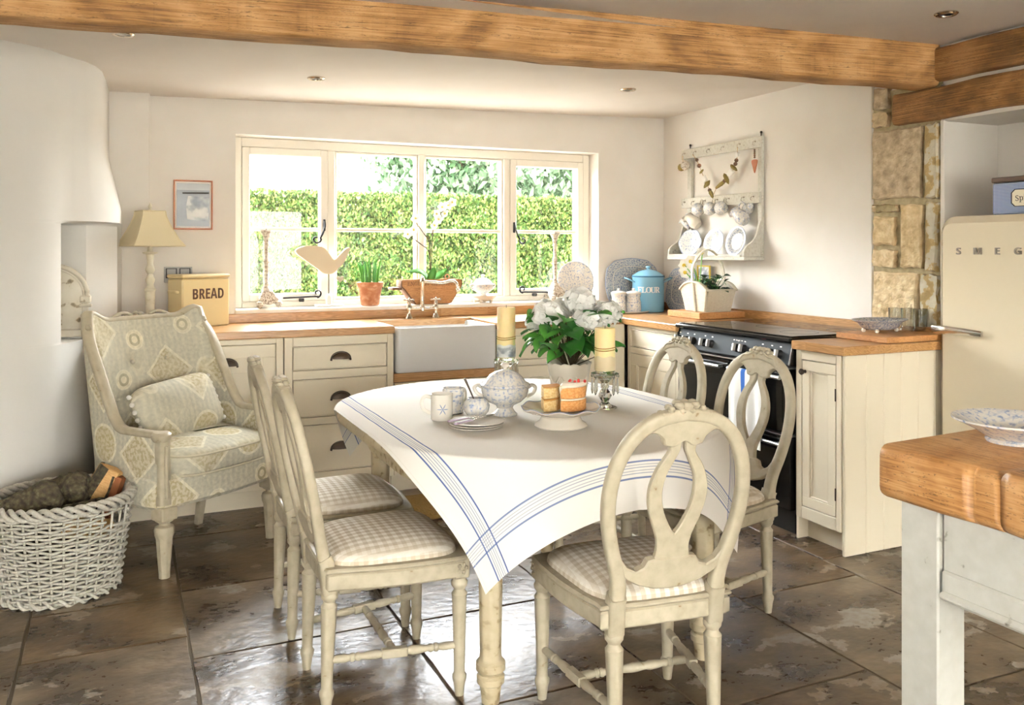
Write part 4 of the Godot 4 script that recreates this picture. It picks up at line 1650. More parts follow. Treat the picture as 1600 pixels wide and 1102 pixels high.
# ------------------------------------------------------------------ dining chairs
func build_chairs():
	var t = thing("dining_chair", "x", "chair", Vector3.ZERO, 0, "painted oval-back dining chairs")
	var flute = func(phi, p):
		if p.y > 0.09 and p.y < 0.3:
			return Vector2(1.0 - 0.10 * pow(absf(cos(phi * 3.0)), 0.6), 0)
		return Vector2(1, 0)
	var prof = P2([0.0, 0, 0.0125, 0, 0.017, 0.035, 0.021, 0.05, 0.0215, 0.06, 0.017, 0.066, 0.0165, 0.075, 0.0165, 0.085, 0.0235, 0.295, 0.024, 0.303, 0.017, 0.312, 0.0165, 0.318, 0.024, 0.328, 0.025, 0.338, 0.02, 0.346, 0.02, 0.36])
	var st
	for s in [-1, 1]:
		st = S()
		lathe(st, prof, 24, Transform3D(Basis(), V(s * 0.205, 0, 0.19)), flute)
		box(st, V(s * 0.205, 0.385, 0.19), V(0.05, 0.066, 0.05), 0.005)
		for k in 5:     # carved rosette on the corner block
			ball(st, V(s * 0.205 + s * 0.026, 0.385 + sin(k * TAU / 5) * 0.012, 0.19 + cos(k * TAU / 5) * 0.012), 0.007, 6)
		put(st, "leg", M.chair, t)
	# back: a reclined plane
	var xb = Transform3D(rotx(-0.2), V(0, 0.42, -0.195))
	var nb = xb.basis.z
	var B = func(x, y): return xb * V(x, y, 0)
	for s in [-1, 1]:
		st = S()
		lathe(st, prof, 24, Transform3D(rotx(0.03), V(s * 0.142, 0, -0.193)), flute)
		sweep(st, [V(s * 0.142, 0.335, -0.183), V(s * 0.142, 0.345, -0.184), V(s * 0.142, 0.43, -0.193), B.call(s * 0.142, 0.025)], rrect(0.045, 0.042, 0.008), [0.85, 1.0, 1.0, 1.0], false, nb)
		put(st, "leg", M.chair, t)
	# the stiles run up into one oval hoop
	st = S()
	var half = curve(P2([0.142, 0.01, 0.142, 0.05, 0.15, 0.095, 0.17, 0.16, 0.185, 0.235, 0.187, 0.31, 0.172, 0.385, 0.135, 0.45, 0.075, 0.492, 0.0, 0.506]), 5)
	var hoop = []
	var hs = []
	for i in half.size():
		hoop.append(B.call(half[i].x, half[i].y))
		hs.append(lerpf(1.12, 0.95, minf(i / 18.0, 1.0)))
	for i in range(half.size() - 2, -1, -1):
		hoop.append(B.call(-half[i].x, half[i].y))
		hs.append(hs[i])
	sweep(st, hoop, rrect(0.038, 0.032, 0.011, 3), hs, false, nb)
	put(st, "back_frame", M.chair, t)
	# pierced vase splat between a crest block and a crescent
	var pl = func(a): return curve(P2(a), 4)
	var z0 = Transform3D(xb.basis, xb.origin)
	st = S()
	var right = P2([0.042, 0.436, 0.036, 0.412, 0.044, 0.395, 0.064, 0.365, 0.08, 0.32, 0.081, 0.275, 0.068, 0.225, 0.05, 0.18, 0.045, 0.145, 0.052, 0.112])
	var inner = P2([0.005, 0.436, 0.007, 0.412, 0.02, 0.385, 0.039, 0.345, 0.045, 0.3, 0.036, 0.25, 0.014, 0.205, 0.0, 0.186])
	right = curve(right, 3)
	inner = curve(inner, 3)
	var out = []
	for p in right:
		out.append(p)
	for i in range(right.size() - 1, -1, -1):
		out.append(Vector2(-right[i].x, right[i].y))
	for p in inner:
		out.append(Vector2(-p.x, p.y))
	for i in range(inner.size() - 2, -1, -1):
		out.append(inner[i])
	extrude(st, out, 0.018, 0.003, z0)
	put(st, "splat", M.chair, t)
	st = S()
	extrude(st, pl.call([-0.052, 0.428, -0.024, 0.423, 0.0, 0.436, 0.024, 0.423, 0.052, 0.428, 0.06, 0.446, 0.085, 0.462, 0.128, 0.455, 0.1, 0.484, 0.0, 0.508, -0.1, 0.484, -0.128, 0.455, -0.085, 0.462, -0.06, 0.446]), 0.024, 0.004, z0)
	put(st, "crest_block", M.chair, t)
	st = S()
	extrude(st, P2([-0.05, 0.122, -0.068, 0.118, -0.078, 0.1, -0.1, 0.092, -0.125, 0.105, -0.15, 0.14, -0.158, 0.13, -0.15, 0.1, -0.125, 0.072, -0.09, 0.052, -0.045, 0.038, 0.0, 0.034, 0.045, 0.038, 0.09, 0.052, 0.125, 0.072, 0.15, 0.1, 0.158, 0.13, 0.15, 0.14, 0.125, 0.105, 0.1, 0.092, 0.078, 0.1, 0.068, 0.118, 0.05, 0.122]), 0.026, 0.004, z0)
	put(st, "crescent", M.chair, t)
	st = S()
	for k in [[0.0, 0.528, 0.016], [-0.022, 0.53, 0.013], [0.022, 0.53, 0.013], [-0.043, 0.521, 0.011], [0.043, 0.521, 0.011], [-0.064, 0.508, 0.009], [0.064, 0.508, 0.009], [-0.012, 0.516, 0.012], [0.014, 0.515, 0.012], [-0.084, 0.495, 0.007], [0.084, 0.495, 0.007]]:
		for zz in [-0.006, 0.01]:
			ball(st, xb * V(k[0], k[1], zz), k[2], 8, 0.8)
	for s in [-1, 1]:
		tube(st, curve([xb * V(s * 0.02, 0.522, 0.012), xb * V(s * 0.05, 0.505, 0.016), xb * V(s * 0.08, 0.5, 0.014), xb * V(s * 0.1, 0.478, 0.013)], 4), 0.005, 6)
	put(st, "carved_crest", M.chair, t)
	# seat rails and padded seat
	st = S()
	var plan = curve(P2([-0.155, 0.2, 0.155, 0.2, 0.185, 0.17, 0.222, 0.0, 0.232, -0.17, 0.215, -0.208, 0.11, -0.222, 0.0, -0.228, -0.11, -0.222, -0.215, -0.208, -0.232, -0.17, -0.222, 0.0, -0.185, 0.17]), 3, true)
	var lie = Basis(Vector3.RIGHT, Vector3(0, 0, -1), Vector3(0, 1, 0))
	extrude(st, plan, 0.05, 0.006, Transform3D(lie, V(0, 0.382, 0)), true)
	var plan2 = plan.map(func(p): return p * 1.02)
	extrude(st, plan2, 0.014, 0.005, Transform3D(lie, V(0, 0.414, 0)), true)
	put(st, "seat_rail", M.chair, t)
	st = S()
	pillow(st, V(0.202, 0.056, 0.2), 0.75, 0.45, Transform3D(Basis(), V(0, 0.416, 0.008)), 44, 18, func(p): return V(p.x * (1.0 + 0.11 * p.z / 0.2), p.y, p.z))
	put(st, "padded_seat", M.gingham, t)
	# H stretcher
	for s in [-1, 1]:
		st = S()
		turned(st, V(s * 0.144, 0.15, -0.188), V(s * 0.204, 0.15, 0.188))
		put(st, "stretcher", M.chair, t)
	st = S()
	turned(st, V(-0.174, 0.15, 0.0), V(0.174, 0.15, 0.0), false)
	put(st, "stretcher", M.chair, t)
	# five of them
	var spots = [
		["left-hand dining chair nearest the camera, seen from its side, in full view", V(0.725, 0, -2.61), PI / 2],
		["left-hand dining chair farther back, half behind its twin, by the armchair", V(0.72, 0, -3.13), PI / 2],
		["dining chair in front of the table with its oval back to the camera", V(1.31, 0, -2.07), PI - 0.12],
		["right-hand dining chair nearer the end unit, its oval back before the tea towel", V(1.95, 0, -2.62), -PI / 2 + 0.06],
		["farthest dining chair, right of the table before the left of the cooker", V(1.905, 0, -3.09), -PI / 2 + 0.03]]
	for i in spots.size():
		var q = spots[i]
		if i == 0:
			t.position = q[1]
			t.rotation.y = q[2]
			t.set_meta("label", q[0])
		else:
			copy(t, q[0], q[1], q[2])

func turned(st, a: Vector3, b: Vector3, block := true):
	var L = (b - a).length()
	var y = (b - a) / L
	var x = y.cross(Vector3.UP).normalized()
	var z = x.cross(y)
	var xf = Transform3D(Basis(x, y, z), a)
	var p = []
	var key = [[0.0, 0.009], [0.05, 0.011], [0.12, 0.012], [0.16, 0.009], [0.17, 0.0125], [0.19, 0.0125], [0.2, 0.009], [0.215, 0.012], [0.23, 0.012], [0.245, 0.009], [0.3, 0.012], [0.36, 0.0135], [0.4, 0.010]]
	for k in key:
		p.append(Vector2(k[1], k[0] * L))
	if not block:
		p.append(Vector2(0.0135, 0.5 * L))
	var rev = key.duplicate()
	rev.reverse()
	for k in rev:
		p.append(Vector2(k[1], (1.0 - k[0]) * L))
	lathe(st, p, 12, xf)
	if block:
		box(st, V(0, L / 2, 0), V(0.026, L * 0.2, 0.026), 0.003, xf)

# ------------------------------------------------------------------ armchair
func arm_plan(u) -> Vector2:
	# u from 0 (front of one arm) round the back to 1 (front of the other)
	var pts = curve(P2([0.305, 0.235, 0.315, 0.08, 0.31, -0.1, 0.275, -0.2, 0.15, -0.235, 0.0, -0.245, -0.15, -0.235, -0.275, -0.2, -0.31, -0.1, -0.315, 0.08, -0.305, 0.235]), 6)
	var f = u * (pts.size() - 1)
	var i = mini(int(f), pts.size() - 2)
	return pts[i].lerp(pts[i + 1], f - i)

func arm_top(u) -> float:
	var p = arm_plan(u)
	var k = smoothstep(0.02, -0.23, p.y)
	k = pow(k, 1.25)
	var h = 0.575 + 0.43 * k
	if p.y < -0.19:
		h += 0.055 * smoothstep(0.17, 0.29, absf(p.x))
	return h

func arm_pt(u, y, off) -> Vector3:
	var p = arm_plan(u)
	var a = arm_plan(maxf(u - 0.01, 0))
	var b = arm_plan(minf(u + 0.01, 1))
	var d = (b - a).normalized()
	var n = Vector2(-d.y, d.x)          # to the outside
	if n.dot(p) < 0:
		n = -n
	var lean = maxf(y - 0.42, 0.0)
	var back = smoothstep(0.0, -0.2, p.y)
	var q = p + n * off
	return V(q.x * (1.0 + 0.10 * lean * back), y, q.y - lean * 0.12 * back)

func build_armchair():
	var t = thing("armchair", "upholstered armchair in faded grey patterned fabric with a carved painted frame", "armchair", V(0.262, 0, -4.105), 0.611)
	var st = S()
	var y0 = 0.29
	grid(st, 60, 14, func(u, v): return arm_pt(u, lerpf(y0, arm_top(u), v), 0.024), false, false)
	put(st, "outer_back", M.fabric, t)
	st = S()
	grid(st, 90, 36, func(u, v):
		var y = lerpf(0.4, arm_top(u), v)
		var p = arm_plan(u)
		var puff = 0.035 * smoothstep(-0.1, -0.22, p.y) * sin(PI * clampf(v, 0, 1))
		# buttoned dimples on the back
		for by in [0.66, 0.82]:
			for bxx in [-0.18, 0.0, 0.18]:
				var x = bxx + (0.09 if by > 0.7 else 0.0)
				if p.y < -0.1:
					var dd = Vector2((p.x - x), (y - by)).length()
					puff -= 0.022 * exp(-dd * dd / 0.0016)
		return arm_pt(u, y, -0.02 - puff * smoothstep(0.0, 0.25, 1.0 - v)), false, true)
	put(st, "inner_back", M.fabric, t)
	st = S()
	for by in [0.66, 0.82]:
		for bxx in [-0.18, 0.0, 0.18]:
			var x = bxx + (0.09 if by > 0.7 else 0.0)
			ball(st, V(x, by, -0.20 - (by - 0.42) * 0.12), 0.011, 8)
	put(st, "button", M.fabric, t)
	# carved show-wood frame along the top edge
	st = S()
	var path = []
	for i in 61:
		var u = i / 60.0
		path.append(arm_pt(u, arm_top(u) + 0.004, 0.003))
	sweep(st, path, rrect(0.048, 0.028, 0.01, 2), 1.0, false, Vector3.UP)
	for s in [0.0, 1.0]:
		var e = arm_pt(s, arm_top(s), 0.003)
		lathe(st, P2([0.03, -0.02, 0.038, -0.008, 0.04, 0.008, 0.03, 0.018, 0.0, 0.02]), 14, Transform3D(Basis(), e))
	put(st, "top_rail", M.chair, t)
	st = S()
	for k in 7:
		var x = (k - 3) * 0.024
		var u = 0.5 + (k - 3) * 0.016
		var p = arm_pt(u, arm_top(u) + 0.022, 0.0)
		ball(st, p + V(0, 0.008 * cos(k * 1.7), 0), 0.014 - 0.0018 * absf(k - 3), 8, 0.7)
	for s in [-1, 1]:
		var pts = []
		for k in 7:
			var u = 0.5 + s * (0.03 + k * 0.016)
			pts.append(arm_pt(u, arm_top(u) + 0.02 + 0.012 * sin(k * 0.95), 0.0))
		tube(st, curve(pts, 3), 0.008, 6)
		var uc = 0.5 + s * 0.215
		ball(st, arm_pt(uc, arm_top(uc) + 0.018, 0.0), 0.02, 8)
	put(st, "carved_ribbon", M.chair, t)
	# arm posts
	for s in [-1, 1]:
		st = S()
		sweep(st, curve([V(s * 0.305, 0.3, 0.245), V(s * 0.3, 0.42, 0.235), V(s * 0.306, 0.5, 0.24), V(s * 0.306, 0.565, 0.24)], 5), rrect(0.052, 0.045, 0.012), 1.0, false, V(0, 0, 1))
		tube(st, [V(s * 0.306, 0.33, 0.268), V(s * 0.306, 0.54, 0.264)], 0.008, 6)
		put(st, "arm_post", M.chair, t)
	# upholstered base with a bowed front
	st = S()
	var lie = Basis(Vector3.RIGHT, Vector3(0, 0, -1), Vector3(0, 1, 0))
	var plan = curve(P2([-0.33, -0.23, -0.2, -0.265, 0.0, -0.28, 0.2, -0.265, 0.33, -0.23, 0.335, 0.0, 0.29, 0.215, 0.0, 0.25, -0.29, 0.215, -0.335, 0.0]), 5, true)
	extrude(st, plan, 0.14, 0.018, Transform3D(lie, V(0, 0.345, 0)), true)
	put(st, "seat_base", M.fabric, t)
	st = S()
	var seat = Transform3D(rotx(0.05), V(0, 0.452, 0.035))
	pillow(st, V(0.272, 0.058, 0.252), 0.45, 0.4, seat, 48, 16, func(p): return V(p.x, p.y + 0.012 * cos(p.x * 5.5) * (1.0 if p.y > 0 else 0.0), p.z + (0.025 * cos(p.x * 5.0) if p.z > 0 else 0.0)))
	var cu = put(st, "seat_cushion", M.fabric, t)
	for s in [-1, 1]:
		st = S()
		var loop = []
		for i in 44:
			var a = -TAU * i / 44
			var cz = signf(sin(a)) * pow(absf(sin(a)), 0.4) * 0.252
			var cx = signf(cos(a)) * pow(absf(cos(a)), 0.4) * 0.272
			var zz = cz * 0.985
			if zz > 0:
				zz += 0.025 * cos(cx * 5.0)
			loop.append(seat * V(cx * 0.985, s * 0.04, zz))
		tube(st, loop, 0.005, 6, true)
		put(st, "piping", M.piping, cu)
	# legs: fluted in front, plain behind
	var flute = func(phi, p):
		if p.y > 0.01 and p.y < 0.17:
			return Vector2(1.0 - 0.14 * pow(absf(cos(phi * 4.0)), 0.6), 0)
		return Vector2(1, 0)
	for s in [-1, 1]:
		st = S()
		lathe(st, P2([0.0, 0, 0.022, 0, 0.023, 0.02, 0.034, 0.16, 0.038, 0.175, 0.04, 0.195, 0.036, 0.208, 0.022, 0.215, 0.02, 0.222, 0.036, 0.232, 0.036, 0.238]), 32, Transform3D(Basis(), V(s * 0.285, 0, 0.225)), flute)
		box(st, V(s * 0.285, 0.262, 0.225), V(0.075, 0.055, 0.075), 0.005)
		put(st, "leg", M.chair, t)
		st = S()
		sweep(st, [V(s * 0.25, 0.29, -0.19), V(s * 0.25, 0.14, -0.2), V(s * 0.25, 0, -0.225)], rrect(0.04, 0.04, 0.005), [1.0, 0.9, 0.75], false, V(0, 0, 1))
		put(st, "leg", M.chair, t)
	# loose cushion
	var c = thing("scatter_cushion", "rectangular scatter cushion with pompom trim lying in the armchair", "cushion", V(0.262, 0, -4.105), 0.611)
	var cx = Transform3D(roty(0.12) * rotz(0.07) * rotx(-0.42), V(0.005, 0.615, -0.055))
	st = S()
	pillow(st, V(0.225, 0.135, 0.075), 0.9, 0.32, cx * Transform3D(rotx(PI / 2), Vector3.ZERO) * Transform3D(Basis.from_scale(V(1, 0.075 / 0.135, 0.135 / 0.075)), Vector3.ZERO), 48, 16)
	put(st, "cushion_pad", M.fabric, c)
	for s in [-1, 1]:
		for k in 7:
			st = S()
			var p = cx * V(s * 0.232, -0.105 + k * 0.035, 0.0)
			ball(st, p, 0.011, 8)
			put(st, "pompom", M.white, c)

# ------------------------------------------------------------------ log basket
func build_basket():
	var at = V(-0.215, 0, -3.80)
	var t = thing("log_basket", "pale grey round wicker log basket on the floor by the chimney breast", "basket", at)
	var H = 0.345
	var N = 34
	var rad = func(y): return lerpf(0.198, 0.252, pow(y / H, 0.8))
	var st
	for i in N:
		var a = TAU * i / N
		st = S()
		var pts = []
		for k in 6:
			var y = H * k / 5.0
			pts.append(V(cos(a) * rad.call(y), y + 0.004, sin(a) * rad.call(y)))
		tube(st, pts, 0.0048, 5)
		put(st, "stake", M.wicker, t)
	var rows = 25
	for k in rows:
		var y = 0.012 + (H - 0.02) * k / (rows - 1.0)
		var open = k >= rows - 5 and k <= rows - 3
		st = S()
		var pts = []
		var n = N * 4
		for i in n + 1:
			var a = TAU * i / n
			var w = cos(a * N / 2.0 + PI * (k % 2)) * 0.0075
			# hand hole on the right-hand side
			var gap = absf(wrapf(a - 0.62, -PI, PI)) < 0.24
			if open and gap:
				if pts.size() > 2:
					tube(st, pts, 0.0056, 5)
				pts = []
				continue
			var r = rad.call(y) + w
			pts.append(V(cos(a) * r, y + 0.0022 * sin(a * N / 2.0 + k), sin(a) * r))
		if pts.size() > 2:
			tube(st, pts, 0.0056, 5)
		put(st, "weaver", M.wicker, t)
	# plaited rim and foot
	for q in [[H + 0.008, 3, 0.011], [0.008, 2, 0.008]]:
		for s in q[1]:
			st = S()
			var pts = []
			for i in 160:
				var a = TAU * i / 160
				var ph = a * 13.0 + s * TAU / q[1]
				var r = rad.call(clampf(q[0], 0, H)) + cos(ph) * 0.014
				pts.append(V(cos(a) * r, q[0] + sin(ph) * 0.016 + 0.006, sin(a) * r))
			tube(st, pts, q[2] * 0.85, 6, true)
			put(st, "rim_plait", M.wicker, t)
	st = S()
	lathe(st, P2([0.0, 0.002, 0.195, 0.002, 0.195, 0.008, 0.0, 0.008]), 30)
	put(st, "base", M.wicker, t)
	# logs
	log_round("round mossy log at the left of the basket", at + V(-0.12, 0.35, 0.075), V(0.35, 0.25, 0.4), 0.065, 0.26)
	log_round("thick mossy log lying at the back of the basket", at + V(-0.0, 0.355, -0.06), V(0.1, -0.35, 0.25), 0.07, 0.22)
	log_round("thin dark log lying across the front of the basket", at + V(0.0, 0.315, 0.09), V(0.0, 0.1, 0.12), 0.03, 0.34)
	log_split("split log with pale fresh wood standing up at the right of the basket", at + V(0.115, 0.33, -0.045), V(0.25, 0.4, -0.5), M.logwood, 0.085, 0.26)
	log_split("small reddish split log at the right rim of the basket", at + V(0.175, 0.315, -0.03), V(0.1, 0.2, -0.3), M.logred, 0.05, 0.2)
	log_split("pale split log seen through the hand hole of the basket", at + V(0.1, 0.24, 0.07), V(0.2, 0.9, 1.3), M.logwood, 0.07, 0.24)
	log_round("dark log low in the middle of the basket", at + V(-0.03, 0.2, 0.0), V(0.3, 1.2, 0.1), 0.08, 0.26)

func log_round(label, at, rot, r, l):
	var n = noise(int(at.x * 1000), 6.0, 3)
	var t = thing("log", label, "log", at, 0, "logs in the basket")
	t.rotation = rot
	var st = S()
	var f = func(u, v):
		var a = -TAU * u
		var x = (v - 0.5) * l
		var k = r * (1.0 + 0.16 * n.get_noise_3d(cos(a), sin(a), x * 6.0))
		k *= pow(1.0 - pow(absf(v - 0.5) * 2.0, 8.0) * 0.4, 1.0)
		return V(x, cos(a) * k, sin(a) * k)
	grid(st, 20, 12, f, false, true)
	put(st, "bark", M.bark, t)
	st = S()
	st.set_smooth_group(-1)
	for e in [0.0, 1.0]:
		for i in 20:
			var a = f.call(i / 20.0, e)
			var b = f.call((i + 1) / 20.0, e)
			tri_out(st, V((e - 0.5) * l, 0, 0), a, b, Vector3.ZERO)
	put(st, "cut_end", M.bark if r > 0.05 else M.logred, t)

func log_split(label, at, rot, m, w, l):
	var t = thing("log", label, "log", at, 0, "logs in the basket")
	t.rotation = rot
	var st = S()
	extrude(st, P2([-w * 0.5, -w * 0.4, w * 0.45, -w * 0.5, w * 0.55, w * 0.1, w * 0.1, w * 0.5, -w * 0.4, w * 0.25]), l, 0.004, Transform3D(rotx(PI / 2), Vector3.ZERO))
	put(st, "split_wood", m, t)
	st = S()
	var f = func(u, v):
		var a = lerpf(2.4, 4.4, u)
		return V(cos(a) * w * 0.62, (v - 0.5) * l, sin(a) * w * 0.62)
	grid(st, 8, 3, f, false, true)
	grid(st, 8, 3, func(u, v): return f.call(u, v) * V(0.9, 1, 0.9), false, false)
	put(st, "bark", M.bark, t)

# ------------------------------------------------------------------ butcher's table at the right edge
func build_island():
	var t = thing("butchers_table", "grey painted work table with a thick knotty wood top at the right edge", "table", V(1.585, 0, -1.47), PI / 2)
	# local -x runs towards the camera
	var st = S()
	var n = noise(150, 3.0, 3)
	# slab: uneven plank, local x = along the table (towards -z in the room is +x)
	var L = 1.0
	var W = 0.62
	var pts = []
	var scl = []
	for i in 41:
		var x = lerpf(0.0, -L, i / 40.0)
		pts.append(V(x, 0.82 + 0.005 * n.get_noise_2d(x * 0.8, 0.0), W / 2 - 0.02 + 0.014 * n.get_noise_2d(x * 0.9, 5.0)))
		scl.append((0.985 if i == 0 or i == 40 else 1.0) + 0.008 * n.get_noise_2d(x * 1.2, 9.0))
	sweep(st, pts, rrect(W, 0.12, 0.025, 4), scl, false, Vector3.UP)
	put(st, "wooden_top", M.block, t)
	for q in [[-0.09, 0.075], [-0.09, W - 0.075], [-L + 0.09, 0.075], [-L + 0.09, W - 0.075]]:
		st = S()
		box(st, V(q[0], 0.38, q[1]), V(0.1, 0.76, 0.085), 0.004)
		put(st, "leg", M.island, t)
	for z in [0.055, W - 0.055]:
		st = S()
		box(st, V(-L / 2, 0.665, z), V(L - 0.29, 0.19, 0.025), 0.002)
		box(st, V(-L / 2, 0.6, z - 0.004 if z < 0.3 else z + 0.004), V(L - 0.29, 0.055, 0.035), 0.005)
		box(st, V(-L / 2, 0.575, z - 0.008 if z < 0.3 else z + 0.008), V(L - 0.29, 0.02, 0.05), 0.008)
		put(st, "apron", M.island, t)
	for x in [-0.09, -L + 0.09]:
		st = S()
		box(st, V(x, 0.665, W / 2), V(0.025, 0.19, W - 0.24), 0.002)
		put(st, "apron", M.island, t)
	# dish on top
	var d = thing("serving_dish", "white and blue shallow dish on the butcher's table, cut by the right edge", "dish", V(1.86, 0.882, -1.33))
	st = S()
	lathe(st, P2([0.0, 0.0, 0.055, 0.0, 0.058, 0.006, 0.052, 0.009, 0.085, 0.03, 0.115, 0.044, 0.128, 0.05, 0.128, 0.054, 0.113, 0.05, 0.08, 0.034, 0.05, 0.014, 0.0, 0.013]), 36)
	put(st, "bowl", M.transfer, d)

# ------------------------------------------------------------------ by the left end of the worktop
func build_left_things():
	# lamp
	var t = thing("table_lamp", "cream table lamp with a square tapered shade on the worktop", "lamp", V(0.135, TOP_Y, -4.86), 0.35)
	var st = S()
	lathe(st, P2([0.0, 0.0, 0.062, 0.0, 0.064, 0.01, 0.055, 0.018, 0.035, 0.024, 0.03, 0.034, 0.024, 0.04, 0.021, 0.05, 0.024, 0.15, 0.025, 0.2, 0.029, 0.204, 0.029, 0.212, 0.021, 0.218, 0.016, 0.235, 0.022, 0.25, 0.024, 0.262, 0.017, 0.275, 0.013, 0.29, 0.02, 0.3, 0.024, 0.31, 0.02, 0.325, 0.014, 0.34, 0.018, 0.375, 0.02, 0.392, 0.036, 0.396, 0.038, 0.402, 0.014, 0.406, 0.012, 0.43, 0.0, 0.432]), 20)
	put(st, "column", M.lamp, t)
	st = S()
	var prof = [[0.130, 0.435], [0.108, 0.47], [0.089, 0.51], [0.073, 0.55], [0.06, 0.59], [0.057, 0.615]]
	for side in 2:
		for i in prof.size() - 1:
			for q in 4:
				var a = PI / 4 + q * PI / 2
				var b = a + PI / 2
				var k = sqrt(2.0)
				var off = -0.0025 * side
				var r0 = (prof[i][0] + off) * k
				var r1 = (prof[i + 1][0] + off) * k
				st.set_smooth_group(q + 1 + side * 4)
				var A = V(cos(a) * r0, prof[i][1], sin(a) * r0)
				var B = V(cos(b) * r0, prof[i][1], sin(b) * r0)
				var Cc = V(cos(b) * r1, prof[i + 1][1], sin(b) * r1)
				var D = V(cos(a) * r1, prof[i + 1][1], sin(a) * r1)
				if side == 0:
					quad(st, A, D, Cc, B)
				else:
					quad(st, A, B, Cc, D)
	put(st, "shade", M.shade, t)
	st = S()
	for q in 4:
		var a = PI / 4 + q * PI / 2
		var pts = []
		for p in prof:
			pts.append(V(cos(a) * p[0] * sqrt(2.0), p[1], sin(a) * p[0] * sqrt(2.0)))
		tube(st, pts, 0.003, 5)
		for e in [prof[0], prof[-1]]:
			var b = a + PI / 2
			tube(st, [V(cos(a) * e[0] * sqrt(2.0), e[1], sin(a) * e[0] * sqrt(2.0)), V(cos(b) * e[0] * sqrt(2.0), e[1], sin(b) * e[0] * sqrt(2.0))], 0.0032, 5)
	put(st, "shade_trim", M.shade, t)
	st = S()
	lathe(st, P2([0.0, 0.43, 0.004, 0.43, 0.004, 0.615, 0.011, 0.62, 0.007, 0.628, 0.011, 0.64, 0.006, 0.65, 0.003, 0.658, 0.0, 0.66]), 10)
	put(st, "finial", M.lamp, t)
	# bread bin
	t = thing("bread_bin", "cream enamel bin lettered BREAD on the left of the worktop", "bread bin", V(0.291, TOP_Y, -4.847), 0.513)
	st = S()
	bx(st, V(0, 0, -0.14), V(0.29, 0.262, 0), 0.008)
	put(st, "body", M.bread, t)
	st = S()
	bx(st, V(-0.004, 0.264, -0.144), V(0.294, 0.284, 0.004), 0.007)
	put(st, "lid", M.bread, t)
	st = S()
	sweep(st, curve([V(-0.001, 0.19, -0.11), V(-0.016, 0.192, -0.105), V(-0.018, 0.192, -0.07), V(-0.016, 0.192, -0.035), V(-0.001, 0.19, -0.03)], 4), rrect(0.006, 0.014, 0.002), 1.0, false, Vector3.UP)
	put(st, "handle", M.bread, t)
	text("BREAD", 0.076, 0.0015, M.brown, t, "lettering", V(0.155, 0.178, 0.0008), Vector3.ZERO, "Droid Sans", 700, 82)
	# picture
	t = thing("framed_picture", "small grey print in a thin brown frame on the wall by the window", "picture", V(0.363, 1.575, BACK_Z + 0.001))
	st = S()
	var w = 0.205
	var h = 0.275
	for s in [-1, 1]:
		box(st, V(s * (w / 2 - 0.004), 0, 0.009), V(0.008, h, 0.018), 0.002)
		box(st, V(0, s * (h / 2 - 0.004), 0.009), V(w - 0.016, 0.008, 0.018), 0.002)
	put(st, "frame", M.picframe, t)
	st = S()
	box(st, V(0, 0, 0.004), V(w - 0.016, h - 0.016, 0.008))
	put(st, "mount", M.white, t)
	st = S()
	box(st, V(0.0, 0.0, 0.0085), V(w - 0.032, h - 0.036, 0.001))
	var ph = put(st, "print", mat("8d939a", 0.3), t)
	st = S()
	extrude(st, P2([-0.04, -0.075, 0.07, -0.085, 0.078, 0.05, -0.035, 0.055, -0.045, 0.0]), 0.0004, 0, Transform3D(Basis(), V(0.008, -0.005, 0.0092)))
	put(st, "printed_cloth", M.photo, ph)
	st = S()
	box(st, V(0.015, 0.066, 0.0094), V(0.14, 0.01, 0.0006), 0, Transform3D(rotz(0.02), Vector3.ZERO))
	put(st, "printed_line", M.ink, ph)
	st = S()
	box(st, V(0.0, 0.1, 0.0092), V(0.173, 0.035, 0.0004))
	put(st, "printed_sky", mat("b9bec0", 0.3), ph)
	# wall socket behind the bread bin
	t = thing("wall_socket", "brushed steel double socket on the wall above the bread bin", "socket", V(0.285, 1.188, BACK_Z))
	st = S()
	box(st, V(0, 0, 0.004), V(0.146, 0.086, 0.008), 0.002)
	put(st, "face_plate", M.socket, t)
	for s in [-1, 1]:
		st = S()
		box(st, V(s * 0.035, 0.008, 0.008), V(0.058, 0.055, 0.003), 0.001)
		put(st, "switch", M.blackmat, t)
		st = S()
		box(st, V(s * 0.035, 0.01, 0.0105), V(0.046, 0.042, 0.003), 0.001)
		put(st, "rocker", M.socket, t)
	# painted cast panel in the chimney niche
	t = thing("cast_iron_panel", "chipped cream arched cast-iron panel standing in the chimney niche", "fireplace panel", V(-0.295, 0.917, -4.56), 0.0)
	st = S()
	var arch = [Vector2(-0.11, 0.0), Vector2(0.145, 0.0), Vector2(0.145, 0.2)]
	for i in 13:
		var a = lerpf(0.15, PI - 0.15, i / 12.0)
		if cos(a) * 0.145 > -0.11:
			arch.append(Vector2(cos(a) * 0.145, 0.2 + sin(a) * 0.13))
	arch.append(Vector2(-0.11, 0.285))
	extrude(st, arch, 0.03, 0.004)
	put(st, "panel", M.iron_cream, t)
	st = S()
	var rim = []
	for i in 17:
		var a = lerpf(0.0, PI * 0.75, i / 16.0)
		rim.append(V(cos(a) * 0.148, 0.19 + sin(a) * 0.145, 0.018))
	tube(st, rim, 0.011, 8)
	rim = rim.map(func(p): return V(p.x * 0.9, 0.19 + (p.y - 0.19) * 0.88, p.z))
	tube(st, rim, 0.006, 6)
	put(st, "arch_moulding", M.iron_cream, t)
	st = S()
	box(st, V(0.14, 0.175, 0.012), V(0.05, 0.035, 0.05), 0.006)
	box(st, V(0.138, 0.08, 0.006), V(0.028, 0.16, 0.03), 0.004)
	box(st, V(0.14, 0.145, 0.016), V(0.055, 0.014, 0.055), 0.004)
	put(st, "pilaster", M.iron_cream, t)
	st = S()
	box(st, V(0.02, 0.018, 0.025), V(0.26, 0.034, 0.05), 0.004)
